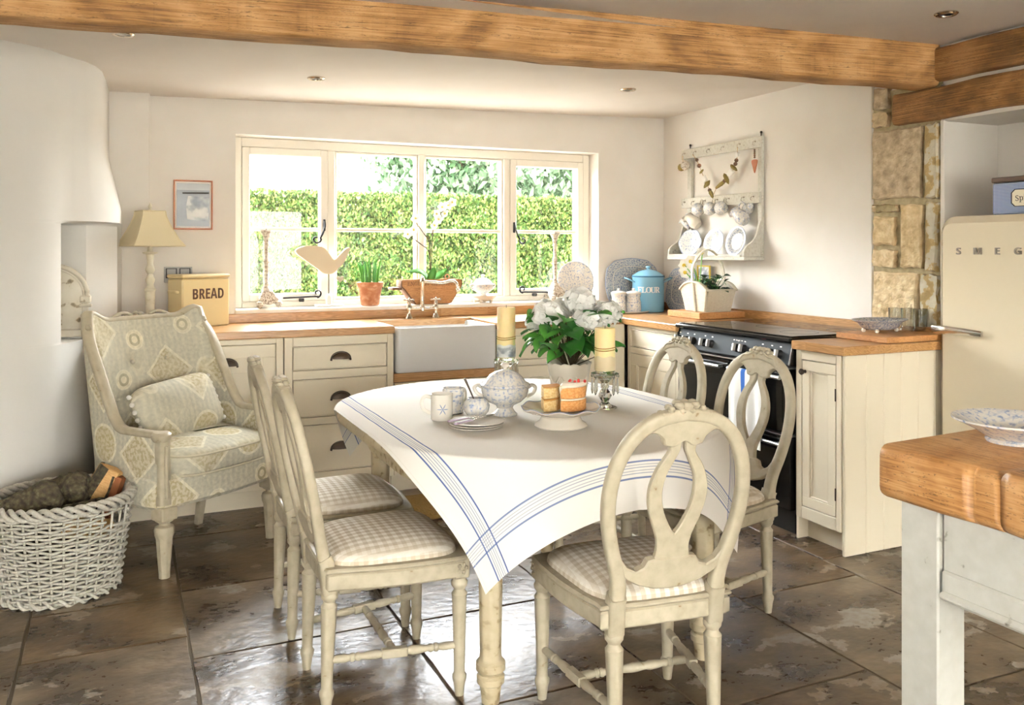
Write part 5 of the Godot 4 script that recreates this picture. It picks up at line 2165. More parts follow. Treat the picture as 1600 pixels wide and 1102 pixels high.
	put(st, "foot_ledge", M.iron_cream, t)
	# jute mat in front of the units
	st = S()
	bx(st, V(-0.32, 0.001, -0.2), V(0.32, 0.018, 0.2), 0.006)
	solo(st, "door_mat", M.jute, "brown jute mat on the floor under the far end of the table", "mat", "", V(1.36, 0, -4.22))

# ------------------------------------------------------------------ window sill
func candlestick(label, at):
	var t = thing("pillar_candlestick", label, "candlestick", at, 0.4, "chipped white candlesticks on the sill")
	var st = S()
	# three-sided foot with scrolled corners
	for k in 3:
		var a = k * TAU / 3
		var xf = Transform3D(roty(a), Vector3.ZERO)
		extrude(st, curve(P2([-0.06, 0.02, -0.05, 0.075, -0.02, 0.11, 0.02, 0.11, 0.05, 0.075, 0.06, 0.02, 0.03, 0.03, 0.0, 0.022, -0.03, 0.03]), 3, true), 0.018, 0.004, xf * Transform3D(rotx(-0.28), V(0, 0, 0.042)))
		ball(st, xf * (roty(PI / 3) * V(0, 0.022, 0.072)), 0.022, 8)
		ball(st, xf * (roty(PI / 3) * V(0, 0.05, 0.056)), 0.017, 8)
	put(st, "foot", M.distress, t)
	st = S()
	lathe(st, P2([0.0, 0.09, 0.03, 0.095, 0.022, 0.115, 0.012, 0.13, 0.017, 0.14, 0.011, 0.15, 0.011, 0.21, 0.016, 0.215, 0.012, 0.225, 0.013, 0.26, 0.018, 0.275, 0.011, 0.29, 0.011, 0.36, 0.017, 0.37, 0.012, 0.378, 0.015, 0.4, 0.02, 0.42, 0.03, 0.44, 0.036, 0.448, 0.034, 0.455, 0.004, 0.456, 0.003, 0.462, 0.0, 0.463]), 16)
	put(st, "stem", M.distress, t)
	return t

func build_sill_things():
	var y = 0.986
	candlestick("tall chipped white candlestick at the left end of the sill", V(0.768, y, -5.175))
	candlestick("tall chipped white candlestick at the right end of the sill", V(2.655, y, -5.175))
	# carved bird on a rod
	var t = thing("carved_bird", "white carved bird on a thin rod stand on the sill", "ornament", V(1.133, y, -5.175))
	var st = S()
	var o = []
	for p in [[375, 700], [420, 680], [490, 677], [535, 690], [565, 725], [592, 758], [620, 735], [660, 695], [688, 690], [668, 735], [645, 780], [617, 805], [600, 825], [570, 838], [530, 833], [500, 810], [455, 778], [410, 745], [380, 722]]:
		o.append(Vector2((p[0] - 565) * 0.001035, 1.181 - y + (838 - p[1]) * 0.00105))
	extrude(st, curve(o, 3, true), 0.036, 0.006, Transform3D(), true)
	put(st, "bird_body", mat("d6c8ae", 0.7), t)
	st = S()
	tube(st, [V(0.0, 0.07, 0), V(0.0, 0.2, 0)], 0.003, 8)
	put(st, "rod", M.blackiron, t)
	st = S()
	box(st, V(0, 0.006, 0), V(0.165, 0.012, 0.075), 0.003)
	lathe(st, P2([0.018, 0.012, 0.019, 0.05, 0.017, 0.065, 0.008, 0.076, 0.0, 0.078]), 16)
	put(st, "stand", M.white, t)
	st = S()
	extrude(st, heart(0.045), 0.006, 0.0015, Transform3D(Basis(), V(0.062, 0.165, 0.026)))
	put(st, "hanging_heart", M.whitewood, t)
	# terracotta pot of narcissus leaves
	t = thing("potted_bulbs", "terracotta pot of upright green bulb leaves on the sill", "potted plant", V(1.385, y, -5.175))
	st = S()
	lathe(st, P2([0.0, 0, 0.052, 0, 0.055, 0.004, 0.072, 0.11, 0.078, 0.112, 0.082, 0.14, 0.078, 0.143, 0.072, 0.14, 0.068, 0.118]), 28)
	put(st, "pot", M.terra, t)
	st = S()
	lathe(st, P2([0.07, 0.118, 0.0, 0.122]), 16)
	put(st, "soil", M.soil, t)
	var r = RandomNumberGenerator.new()
	r.seed = 21
	for k in 52:
		var a = r.randf_range(0, TAU)
		var d = sqrt(r.randf()) * 0.055
		var hgt = r.randf_range(0.11, 0.185)
		var lean = V(cos(a), 0, sin(a)) * r.randf_range(0.0, 0.035)
		var p = V(cos(a) * d, 0.12, sin(a) * d)
		st = S()
		sweep(st, [p, p + V(0, hgt * 0.5, 0) + lean * 0.3, p + V(0, hgt * 0.85, 0) + lean * 0.8, p + V(0, hgt, 0) + lean * 1.2], [Vector2(-0.0048, 0), Vector2(0, -0.0015), Vector2(0.0048, 0), Vector2(0, 0.0015)], [0.8, 1.0, 0.8, 0.15], false, V(cos(k), 0, sin(k)))
		put(st, "leaf", [M.blade, M.leaf, M.leaf2][k % 3], t)
	# wooden planter lettered ENGLISH LAVENDER with an orchid
	t = thing("wooden_planter", "brown wooden planter lettered ENGLISH LAVENDER behind the tap", "planter", V(1.765, y, -5.168))
	var front = P2([-0.195, 0.155, 0.195, 0.155, 0.195, 0.115, 0.12, 0.004, -0.105, 0.004, -0.17, 0.09, -0.195, 0.115])
	for z in [0.05, -0.05]:
		st = S()
		extrude(st, front, 0.012, 0.002, Transform3D(Basis(), V(0, 0, z)))
		put(st, "side_board", M.trug, t)
	st = S()
	bx(st, V(-0.105, 0.002, -0.045), V(0.12, 0.012, 0.045), 0.001)
	put(st, "bottom_board", M.trug, t)
	for q in [[-0.195, 0.15, -0.195, 0.115], [-0.195, 0.115, -0.105, 0.006], [0.195, 0.15, 0.195, 0.115], [0.195, 0.115, 0.12, 0.006]]:
		st = S()
		sweep(st, [V(q[0], q[1], 0), V(q[2], q[3], 0)], rrect(0.01, 0.11, 0.001, 1), 1.0, false, V(0, 0, 1))
		put(st, "end_board", M.trugedge, t)
	st = S()
	box(st, V(-0.225, 0.1, 0), V(0.06, 0.016, 0.1), 0.003)
	put(st, "end_handle", M.trugedge, t)
	text("ENGLISH  LAVENDER", 0.034, 0.001, M.trugedge, t, "lettering", V(0.0, 0.13, 0.0568), Vector3.ZERO, "Droid Serif", 400, 92)
	st = S()
	lathe(st, P2([0.014, -0.004, 0.018, 0.0, 0.014, 0.004, 0.009, 0.0, 0.014, -0.004]), 16, Transform3D(rotx(PI / 2), V(0.1, 0.172, 0.05)))
	put(st, "ring_handle", M.terra, t)
	orchid(V(1.765, y + 0.035, -5.168))
	# small lidded tureen at the right
	t = thing("small_tureen", "small blue and white lidded tureen on its stand on the sill", "tureen", V(2.13, y, -5.17))
	tureen(t, 0.62)
	# oval plate leaning in the window corner
	t = thing("oval_plate", "oval blue and white plate leaning in the right corner of the window", "plate", V(2.81, y, -5.17), -0.25)
	plate(t, 0.132, Transform3D(rotx(PI / 2 - 0.25), V(0, 0.128, -0.015)), M.transfer, 0.95, 0.0)

func heart(s) -> Array:
	var o = []
	for i in 24:
		var a = TAU * i / 24
		o.append(Vector2(16.0 * pow(sin(a), 3), 13.0 * cos(a) - 5.0 * cos(2 * a) - 2.0 * cos(3 * a) - cos(4 * a)) * s / 32.0)
	return o

# plate whose axis is local y of xf; sx squeezes it to an oval, sc scallops the rim
func plate(t, r, xf, m, sx = 1.0, sc = 0.0, lobes = 8, centre = null):
	var st = S()
	var md = func(phi, p):
		var k = 1.0 + sc * cos(phi * lobes) * smoothstep(0.6, 1.0, p.x / r)
		return Vector2(k, 0)
	var X = xf * Transform3D(Basis.from_scale(V(sx, 1, 1)), Vector3.ZERO)
	lathe(st, [Vector2(0.0, 0.0), Vector2(r * 0.55, 0.0), Vector2(r * 0.6, 0.003), Vector2(r * 0.72, 0.008), Vector2(r, 0.018), Vector2(r, 0.0205), Vector2(r * 0.97, 0.021), Vector2(r * 0.7, 0.0125), Vector2(r * 0.6, 0.006), Vector2(0.0, 0.005)], 40, X, md)
	put(st, "plate_body", m, t)
	st = S()
	var ring = []
	for i in 48:
		var a = TAU * i / 48
		var k = 1.0 + sc * cos(a * lobes)
		ring.append(X * V(cos(a) * r * k, 0.0195, sin(a) * r * k))
	tube(st, ring, 0.0022, 6, true)
	put(st, "rim_line", M.rim_blue, t)
	if centre != null:
		st = S()
		lathe(st, [Vector2(0.0, 0.0055), Vector2(r * 0.56, 0.0062), Vector2(r * 0.58, 0.0066)], 30, X * Transform3D(rotx(0), V(0, 0.0004, 0)))
		var o = put(st, "plain_well", centre, t)

func orchid(at):
	var t = thing("orchid", "white flowering orchid growing out of the wooden planter", "orchid", at)
	var st = S()
	lathe(st, P2([0.0, 0.0, 0.035, 0.0, 0.042, 0.1, 0.038, 0.1, 0.0, 0.092]), 16)
	put(st, "pot", M.terra, t)
	var stems = [[V(0.0, 0.09, 0), V(0.015, 0.25, 0.0), V(0.02, 0.4, 0.0), V(0.035, 0.48, 0.01), V(0.08, 0.55, 0.02), V(0.12, 0.575, 0.03)], [V(0.0, 0.09, 0), V(0.005, 0.25, 0.0), V(0.0, 0.35, 0.0), V(-0.05, 0.42, 0.01), V(-0.1, 0.48, 0.02)], [V(0.0, 0.09, 0), V(0.0, 0.28, 0.0), V(-0.06, 0.34, 0.01), V(-0.14, 0.39, 0.02)]]
	for s in stems:
		st = S()
		tube(st, curve(s, 4), 0.0032, 6)
		put(st, "flower_stem", M.stemdark, t)
	for q in [[V(0.0, 0.1, 0), V(0.012, 0.15, 0.02), V(0.03, 0.195, 0.015)], [V(0.0, 0.1, 0), V(-0.06, 0.165, 0.01), V(-0.15, 0.165, 0.02)], [V(0.0, 0.1, 0), V(0.06, 0.14, 0.01), V(0.11, 0.185, 0.02)]]:
		st = S()
		sweep(st, curve(q, 5), [Vector2(-0.024, 0.006), Vector2(0, -0.002), Vector2(0.024, 0.006), Vector2(0, 0.001)], [0.4, 0.7, 0.9, 1.0, 1.0, 1.0, 0.95, 0.85, 0.65, 0.4, 0.08], false, V(0, 0.7, 0.7))
		put(st, "leaf", M.leaf2, t)
	for p in [V(0.035, 0.53, 0.03), V(0.075, 0.575, 0.03), V(0.115, 0.585, 0.03), V(0.05, 0.495, 0.035), V(0.14, 0.605, 0.03), V(0.085, 0.535, 0.04), V(-0.1, 0.5, 0.03), V(-0.115, 0.43, 0.03), V(-0.15, 0.4, 0.03), V(0.02, 0.46, 0.03)]:
		var f = flower(0.032, 5, M.petal)
		f.name = "flower"
		t.add_child(f, true)
		f.position = p
		f.rotation = V(sin(p.x * 90) * 0.4, cos(p.y * 70) * 0.5, p.x * 20)
		st = S()
		ball(st, V(0, 0, 0.006), 0.006, 6)
		put(st, "flower_heart", M.yellow, f)

func flower(r, n, m):
	var st = S()
	for k in n:
		var a = TAU * k / n
		var xf = Transform3D(rotz(a), Vector3.ZERO)
		grid(st, 4, 4, func(u, v):
			var w = sin(PI * (0.12 + 0.85 * v)) * r * 0.5
			return xf * V((u - 0.5) * 2.0 * w, v * r, r * (0.1 * sin(v * 2.5) + 0.25 * (u - 0.5) * (u - 0.5))))
	var o = MeshInstance3D.new()
	o.mesh = done(st)
	o.material_override = m
	return o

# lidded tureen: body, handles, lid with knob; k scales it
func tureen(t, k, stand := true):
	var xf = Transform3D(Basis.from_scale(Vector3.ONE * k), Vector3.ZERO)
	var st = S()
	if stand:
		lathe(st, P2([0.0, 0.018, 0.06, 0.018, 0.105, 0.032, 0.12, 0.045, 0.15, 0.072, 0.152, 0.078, 0.118, 0.056, 0.1, 0.04, 0.0, 0.036]), 32, xf)
		for q in 4:
			var a = q * PI / 2 + 0.6
			ball(st, xf * V(cos(a) * 0.085, 0.014, sin(a) * 0.085), 0.02 * k, 8)
		put(st, "stand", M.china_warm, t)
	var b = 0.05 if stand else 0.0
	st = S()
	lathe(st, P2([0.0, b, 0.055, b, 0.058, b + 0.006, 0.046, b + 0.016, 0.036, b + 0.034, 0.042, b + 0.046, 0.075, b + 0.062, 0.1, b + 0.085, 0.108, b + 0.11, 0.108, b + 0.125, 0.112, b + 0.132, 0.106, b + 0.136, 0.1, b + 0.128]), 36, xf)
	put(st, "bowl", M.transfer, t)
	for s in [-1, 1]:
		st = S()
		tube(st, curve([xf * V(s * 0.1, b + 0.085, 0), xf * V(s * 0.128, b + 0.1, 0), xf * V(s * 0.14, b + 0.125, 0), xf * V(s * 0.125, b + 0.138, 0), xf * V(s * 0.106, b + 0.126, 0)], 4), 0.0085 * k, 8)
		put(st, "handle", M.china, t)
	st = S()
	lathe(st, P2([0.106, b + 0.134, 0.116, b + 0.138, 0.114, b + 0.144, 0.1, b + 0.15, 0.088, b + 0.166, 0.07, b + 0.186, 0.046, b + 0.2, 0.024, b + 0.206, 0.01, b + 0.21]), 36, xf)
	var l = put(st, "lid", M.transfer, t)
	st = S()
	lathe(st, P2([0.012, b + 0.206, 0.009, b + 0.216, 0.019, b + 0.224, 0.021, b + 0.232, 0.011, b + 0.24, 0.0, b + 0.242]), 14, xf)
	put(st, "knob", M.china, l)

# ------------------------------------------------------------------ the corner of the worktop
func build_corner_things():
	# big platter against the back wall
	var t = thing("meat_platter", "large blue and white meat platter leaning on the back wall behind the flour bin", "platter", V(3.195, TOP_Y, -5.085))
	platter(t, 0.215, 0.175, Transform3D(rotx(PI / 2 - 0.12), V(0, 0.18, 0.005)))
	t = thing("side_platter", "blue and white platter leaning on the right wall behind the wooden basket", "platter", V(3.425, TOP_Y, -4.80), -PI / 2)
	platter(t, 0.16, 0.145, Transform3D(rotx(PI / 2 - 0.15), V(0, 0.15, 0.0)))
	# tray with two jars
	t = thing("white_tray", "flat white tray under the two lidded jars", "tray", V(3.06, TOP_Y, -4.88), 0.3)
	var st = S()
	lathe(st, P2([0.0, 0, 0.145, 0, 0.165, 0.01, 0.165, 0.014, 0.145, 0.006, 0.0, 0.006]), 36, Transform3D(Basis.from_scale(V(1.0, 1, 0.62)), Vector3.ZERO))
	put(st, "tray_plate", M.china, t)
	for q in [[2.985, -4.9, "left-hand small white jar with a lid on the tray"], [3.078, -4.865, "right-hand small white jar with a lid, beside the flour bin"]]:
		t = thing("lidded_jar", q[2], "jar", V(q[0], TOP_Y + 0.007, q[1]), 0, "small lidded jars")
		st = S()
		lathe(st, P2([0.0, 0, 0.046, 0, 0.05, 0.01, 0.049, 0.06, 0.042, 0.09, 0.047, 0.11, 0.05, 0.118, 0.047, 0.12, 0.0, 0.12]), 24)
		put(st, "jar_body", M.transfer, t)
		st = S()
		lathe(st, P2([0.05, 0.121, 0.05, 0.128, 0.04, 0.134, 0.01, 0.14, 0.008, 0.145, 0.012, 0.152, 0.0, 0.157]), 24)
		put(st, "lid", M.china, t)
	# flour bin
	t = thing("flour_bin", "pale blue enamel bin lettered FLOUR in the corner", "flour bin", V(3.235, TOP_Y, -4.93))
	st = S()
	lathe(st, P2([0.0, 0, 0.102, 0, 0.106, 0.004, 0.106, 0.225, 0.109, 0.23, 0.109, 0.235, 0.1, 0.235]), 40)
	put(st, "body", M.blue, t)
	st = S()
	lathe(st, P2([0.111, 0.234, 0.112, 0.24, 0.109, 0.243]), 40)
	put(st, "rim", M.bluerim, t)
	st = S()
	lathe(st, P2([0.109, 0.243, 0.095, 0.252, 0.07, 0.268, 0.045, 0.278, 0.02, 0.282, 0.012, 0.284, 0.01, 0.292, 0.017, 0.3, 0.015, 0.307, 0.0, 0.31]), 40)
	put(st, "lid", M.blue, t)
	for s in [-1, 1]:
		st = S()
		sweep(st, curve([V(s * 0.098, 0.2, 0.045), V(s * 0.135, 0.22, 0.045), V(s * 0.155, 0.228, 0.0), V(s * 0.135, 0.22, -0.045), V(s * 0.098, 0.2, -0.045)], 4), rrect(0.018, 0.007, 0.003), 1.0, false, Vector3.UP)
		put(st, "handle", M.blue, t, Vector3.ZERO, V(0, 0.42 * -1.0, 0))
	# lettering wraps round the drum: one mesh for each letter
	var i = 0
	for ch in "FLOUR":
		var a = PI / 2 + 0.72 + 0.42 - i * 0.29 + 0.0
		text(ch, 0.052, 0.0015, M.white, t, "letter", V(cos(a) * 0.1065, 0.15, sin(a) * 0.1065), V(0, PI / 2 - a, 0), "Droid Serif", 700, 100)
		i += 1
	# board by the cooker with the white wooden basket
	st = S()
	bx(st, V(0.0, 0.0, -0.35), V(0.33, 0.04, 0.0), 0.004)
	solo(st, "chopping_board", M.board, "thick oak chopping board under the white wooden basket", "chopping board", "", V(3.115, TOP_Y + 0.001, -4.53), V(0, -PI / 2, 0))
	wooden_basket()
	# small frame on the wall side
	t = thing("small_photo_frame", "small photo in a thin gold frame behind the wooden basket", "photo frame", V(3.455, TOP_Y + 0.215, -4.605), -PI / 2)
	st = S()
	for s in [-1, 1]:
		box(st, V(s * 0.062, 0.05, 0.006), V(0.008, 0.1, 0.012), 0.002)
		box(st, V(0, 0.05 + s * 0.046, 0.006), V(0.116, 0.008, 0.012), 0.002)
	bx(st, V(-0.01, -0.215, -0.012), V(0.01, 0.03, 0.0), 0.002)
	put(st, "frame", M.yellow, t)
	st = S()
	box(st, V(0, 0.05, 0.003), V(0.116, 0.084, 0.005))
	put(st, "photo", M.photo, t)
	# on the end unit
	st = S()
	bx(st, V(0.0, 0.0, -0.4), V(0.3, 0.028, 0.0), 0.003)
	solo(st, "chopping_board", M.board, "oak chopping board on the end unit under the footed dish", "chopping board", "", V(3.065, TOP_Y + 0.001, -3.08), V(0, -PI / 2, 0))
	t = thing("footed_dish", "shallow oval china dish with small feet on the end unit", "dish", V(3.25, TOP_Y + 0.029, -2.99), 0.15)
	st = S()
	lathe(st, P2([0.0, 0.012, 0.08, 0.012, 0.11, 0.024, 0.13, 0.045, 0.16, 0.056, 0.162, 0.06, 0.128, 0.052, 0.1, 0.028, 0.0, 0.02]), 40, Transform3D(Basis.from_scale(V(1.0, 1, 0.62)), Vector3.ZERO))
	put(st, "bowl", M.transfer_dense, t)
	for q in 4:
		st = S()
		ball(st, V([-0.075, 0.075][q % 2], 0.009, [-0.035, 0.035][q / 2]), 0.011, 8)
		put(st, "foot", M.china_warm, t)
	for q in [[3.40, -3.035, "left-hand clear glass tumbler by the stone wall"], [3.445, -2.93, "clear glass tumbler nearest the fridge"], [3.425, -2.985, "middle clear glass tumbler by the stone wall"]]:
		t = thing("glass_tumbler", q[2], "glass", V(q[0], TOP_Y + 0.029, q[1]), 0, "clear tumblers")
		st = S()
		lathe(st, P2([0.0, 0.0, 0.026, 0, 0.028, 0.006, 0.032, 0.105, 0.031, 0.106, 0.0295, 0.105, 0.026, 0.01, 0.0, 0.009]), 24)
		put(st, "tumbler", M.glass, t)

func platter(t, rx, ry, xf):
	# rectangular-oval dish with a wavy rim
	var st = S()
	var ringf = func(k, h):
		var o = []
		for i in 60:
			var a = TAU * i / 60
			var c = signf(cos(a)) * pow(absf(cos(a)), 0.72)
			var s = signf(sin(a)) * pow(absf(sin(a)), 0.72)
			var wob = 1.0 + (0.012 * cos(a * 12.0) if k > 0.9 else 0.0)
			o.append(xf * V(c * rx * k * wob, h, s * ry * k * wob))
		return o
	rings_mesh(st, [ringf.call(0.02, 0.0), ringf.call(0.66, 0.0), ringf.call(0.72, 0.006), ringf.call(1.0, 0.018), ringf.call(1.0, 0.022), ringf.call(0.97, 0.0225), ringf.call(0.72, 0.012), ringf.call(0.65, 0.005), ringf.call(0.02, 0.005)])
	put(st, "platter_body", M.transfer_dense, t)
	st = S()
	tube(st, ringf.call(0.99, 0.0215), 0.0028, 6, true)
	put(st, "rim_line", M.rim_blue, t)
	st = S()
	tube(st, ringf.call(0.7, 0.011), 0.0022, 6, true)
	put(st, "well_line", M.china_warm, t)

func wooden_basket():
	# faces -x; local x runs towards the camera
	var t = thing("wooden_garden_basket", "white wooden garden basket with an arched handle, by the cooker", "basket", V(3.185, TOP_Y + 0.041, -4.335), -PI / 2)
	var st
	var endp = curve(P2([-0.13, 0.13, -0.075, 0.165, 0.0, 0.178, 0.075, 0.165, 0.13, 0.13]), 4)
	endp.append(Vector2(0.095, 0.0))
	endp.append(Vector2(-0.095, 0.0))
	for z in [0.0, -0.185]:
		st = S()
		extrude(st, endp, 0.012, 0.002, Transform3D(rotx(-0.1 if z < -0.1 else 0.1), V(0, 0.001, z)))
		put(st, "end_board", M.whitewood, t)
		st = S()
		var pts = []
		for p in curve(P2([-0.135, 0.13, -0.078, 0.167, 0.0, 0.181, 0.078, 0.167, 0.135, 0.13]), 4):
			pts.append(Transform3D(rotx(-0.1 if z < -0.1 else 0.1), V(0, 0.001, z)) * V(p.x, p.y, 0))
		sweep(st, pts, rrect(0.026, 0.012, 0.002, 1), 1.0, false, Vector3.UP)
		put(st, "top_edge", M.whitewood, t)
	for s in [-1, 1]:
		st = S()
		var a = atan2(0.035, 0.13) * -s
		var xf = Transform3D(rotz(a), V(s * 0.095, 0.0, -0.0925))
		box(st, V(0, 0.068, 0), V(0.01, 0.136, 0.19), 0.002, xf)
		put(st, "side_board", M.whitewood, t)
		st = S()
		box(st, V(0, 0.137, 0), V(0.016, 0.012, 0.22), 0.003, xf)
		put(st, "side_rail", M.whitewood, t)
	st = S()
	bx(st, V(-0.09, 0.002, -0.185), V(0.09, 0.012, 0.0), 0.001)
	put(st, "bottom_board", M.whitewood, t)
	# the handle bends from the front board over to the rear one
	st = S()
	sweep(st, curve([V(0.012, 0.0, 0.012), V(0.006, 0.16, 0.026), V(0.0, 0.27, 0.02), V(0.0, 0.345, -0.03), V(0.0, 0.375, -0.09), V(0.0, 0.345, -0.155), V(0.0, 0.27, -0.2), V(0.006, 0.16, -0.212), V(0.012, 0.02, -0.198)], 5), rrect(0.008, 0.024, 0.002, 1), 1.0, false, V(1, 0, 0))
	put(st, "handle", M.whitewood, t)
	# plants inside
	var r = RandomNumberGenerator.new()
	r.seed = 31
	var p1 = thing("white_daffodils", "white flowers with yellow centres growing in the wooden basket", "flowers", V(3.28, TOP_Y + 0.054, -4.42))
	st = S()
	lathe(st, P2([0.0, 0, 0.035, 0, 0.045, 0.09, 0.04, 0.09, 0.0, 0.08]), 14)
	put(st, "pot", M.soil, p1)
	for q in [V(0.0, 0.29, -0.09), V(-0.02, 0.265, -0.13), V(0.0, 0.235, -0.155), V(0.02, 0.345, 0.0), V(-0.02, 0.22, -0.12)]:
		st = S()
		tube(st, curve([V(0, 0.08, 0), V(q.x * 0.4, q.y * 0.7, q.z * 0.4), q], 4), 0.003, 6)
		put(st, "flower_stem", M.blade, p1)
		var f = flower(0.042, 6, M.petal)
		f.name = "flower"
		p1.add_child(f, true)
		f.position = q
		f.rotation = V(0.1, -0.9, q.y * 30)
		st = S()
		lathe(st, P2([0.0, 0.0, 0.009, 0.002, 0.012, 0.016, 0.01, 0.016, 0.0, 0.006]), 10, Transform3D(rotx(PI / 2), Vector3.ZERO))
		put(st, "flower_trumpet", M.yellow, f)
	for k in 16:
		var a = r.randf_range(0, TAU)
		st = S()
		var q = V(cos(a) * 0.06, r.randf_range(0.13, 0.19), sin(a) * 0.07)
		sweep(st, curve([V(0, 0.08, 0), q * V(0.5, 0.9, 0.5), q], 3), [Vector2(-0.007, 0), Vector2(0, -0.001), Vector2(0.007, 0), Vector2(0, 0.001)], [0.8, 0.9, 1.0, 1.0, 0.8, 0.5, 0.1], false, V(cos(a), 0.3, sin(a)))
		put(st, "leaf", [M.leaf, M.blade, M.leaf2][k % 3], p1)
	var p2 = thing("dark_leafed_plant", "dark green leafy pot plant at the right of the wooden basket", "pot plant", V(3.275, TOP_Y + 0.054, -4.275))
	st = S()
	lathe(st, P2([0.0, 0, 0.04, 0, 0.05, 0.11, 0.045, 0.11, 0.0, 0.1]), 16)
	put(st, "pot", mat("33291f", 0.9), p2)
	for k in 46:
		var a = r.randf_range(0, TAU)
		var e = r.randf_range(0.015, 0.07)
		var q = V(cos(a) * e, r.randf_range(0.1, 0.205), sin(a) * e * 1.05)
		st = S()
		tube(st, [V(0, 0.1, 0), q], 0.0016, 4)
		var lf = Transform3D(roty(-a) * rotz(r.randf_range(-0.6, 0.6)) * rotx(r.randf_range(-0.5, 0.5)), q)
		grid(st, 4, 4, func(u, v): return lf * V(v * 0.045, 0.008 * sin(v * PI), (u - 0.5) * 0.04 * sin(PI * (0.06 + 0.9 * v))), false, true)
		put(st, "leaf", M.leafdark if k % 4 else M.leaf, p2)

# ------------------------------------------------------------------ plate rack on the right wall
func build_rack():
	# faces -x: local x towards the camera, origin at z = -4.86
	var wx = RIGHT_X - 0.001
	var t = thing("plate_rack", "grey painted wall rack with hooks and a plate shelf on the right wall", "wall rack", V(wx, 0, -4.86), -PI / 2)
	var st = S()
	for q in [[0.05, 0.095], [0.755, 0.79]]:
		st = S()
		bx(st, V(q[0], 1.285, 0), V(q[1], 2.005, 0.022), 0.003)
		put(st, "upright", M.rack, t)
	st = S()
	bx(st, V(0.0, 1.935, 0.022), V(0.79, 2.0, 0.036), 0.003)
	put(st, "top_rail", M.rack, t)
	st = S()
	bx(st, V(0.0, 1.605, 0.022), V(0.79, 1.672, 0.036), 0.003)
	put(st, "middle_rail", M.rack, t)
	st = S()
	bx(st, V(0.0, 1.262, 0.0), V(0.79, 1.284, 0.15), 0.003)
	put(st, "shelf", M.rack, t)
	st = S()
	bx(st, V(0.012, 1.284, 0.138), V(0.75, 1.298, 0.148), 0.002)
	put(st, "shelf_lip", M.rack, t)
	for x in [0.008, 0.778]:
		st = S()
		# curved cheek in the (z, y) plane
		var o = curve(P2([0.148, 1.284, 0.146, 1.32, 0.125, 1.35, 0.085, 1.375, 0.055, 1.41, 0.04, 1.46, 0.024, 1.5]), 4)
		o.append(Vector2(0.0, 1.5))
		o.append(Vector2(0.0, 1.284))
		extrude(st, o, 0.016, 0.002, Transform3D(Basis(Vector3(0, 0, 1), Vector3(0, 1, 0), Vector3(-1, 0, 0)), V(x, 0, 0)))
		put(st, "cheek", M.rack, t)
	st = S()
	for x in [0.07, 0.775]:
		lathe(st, P2([0.004, 2.005, 0.004, 2.02, 0.008, 2.026, 0.006, 2.034, 0.0, 2.036]), 8, Transform3D(Basis(), V(x, 0, 0.012)))
	put(st, "finial", M.pewter, t)
	var hook = func(x, y):
		var s2 = S()
		ball(s2, V(x, y + 0.006, 0.038), 0.006, 6)
		tube(s2, curve([V(x, y + 0.006, 0.038), V(x, y + 0.006, 0.052), V(x, y - 0.012, 0.06), V(x, y - 0.018, 0.05)], 3), 0.0022, 5)
		put(s2, "cup_hook", M.silver, t)
	for z in [-4.815, -4.694, -4.551, -4.407, -4.247, -4.106]:
		hook.call(z + 4.86, 1.968)
	var mids = [-4.815, -4.715, -4.591, -4.465, -4.351, -4.211, -4.123]
	for z in mids:
		hook.call(z + 4.86, 1.64)
	var fx = wx - 0.055
	# things that hang from the middle rail
	var cups = [["leftmost of the three hanging tea cups", -4.578], ["middle of the three hanging tea cups", -4.452], ["rightmost of the three hanging tea cups", -4.338]]
	for c in cups:
		var q = thing("hanging_cup", c[0] + " on the wall rack", "cup", V(fx - 0.004, 1.583, c[1]), -PI / 2 - 0.1, "tea cups on hooks")
		cup(q, 0.042, 0.058, Transform3D(rotx(-0.25) * rotz(PI / 2 - 0.15), V(-0.03, 0.0, 0.0)))
	var jg = thing("hanging_jug", "small pinkish jug hanging at the left of the rack", "jug", V(fx - 0.006, 1.545, -4.69), -PI / 2 + 0.4, "jugs on hooks")
	jug(jg, 0.042, 0.1, M.china_warm)
	jg = thing("hanging_jug", "blue and white jug hanging right of the cups, tilted", "jug", V(fx - 0.006, 1.56, -4.215), -PI / 2 + 0.2, "jugs on hooks")
	jug(jg, 0.044, 0.11, M.transfer)
	jg = thing("hanging_jug", "tiny blue and white jug hanging at the far left end of the rack", "jug", V(fx + 0.0, 1.535, -4.775), -PI / 2 + 0.5, "jugs on hooks")
	jug(jg, 0.03, 0.08, M.transfer)
	var mg = thing("hanging_mug", "small pale mug hanging at the right end of the rack", "mug", V(fx - 0.0, 1.59, -4.12), -PI / 2 - 0.5)
	cup(mg, 0.036, 0.07, Transform3D(rotz(PI / 2 + 0.2), V(-0.035, 0, 0)))
	# plates on the shelf
	var pl = [["scalloped pale blue plate, left of three on the rack shelf", -4.70, 0.085, 0.035, 0.35, M.transfer, null], ["floral plate in the middle of the rack shelf", -4.452, 0.085, 0.0, 0.1, M.transfer, null], ["plate with a wide patterned rim and plain centre, right on the rack shelf", -4.235, 0.09, 0.0, 0.0, M.transfer_dense, M.china]]
	for p in pl:
		var q = thing("rack_plate", p[0], "plate", V(wx - 0.075, 1.286, p[1]), -PI / 2 + p[4], "plates on the rack shelf")
		plate(q, p[2], Transform3D(rotx(PI / 2 - 0.22), V(0, p[2] * 0.975 + 0.002, -0.012)), p[5], 1.0, p[3], 6, p[6])
	var bt = thing("small_bottle", "tiny glass bottle at the left end of the rack shelf", "bottle", V(wx - 0.11, 1.286, -4.825))
	st = S()
	lathe(st, P2([0.0, 0, 0.014, 0, 0.015, 0.03, 0.006, 0.04, 0.006, 0.05, 0.0, 0.051]), 12)
	put(st, "bottle_glass", M.glass, bt)
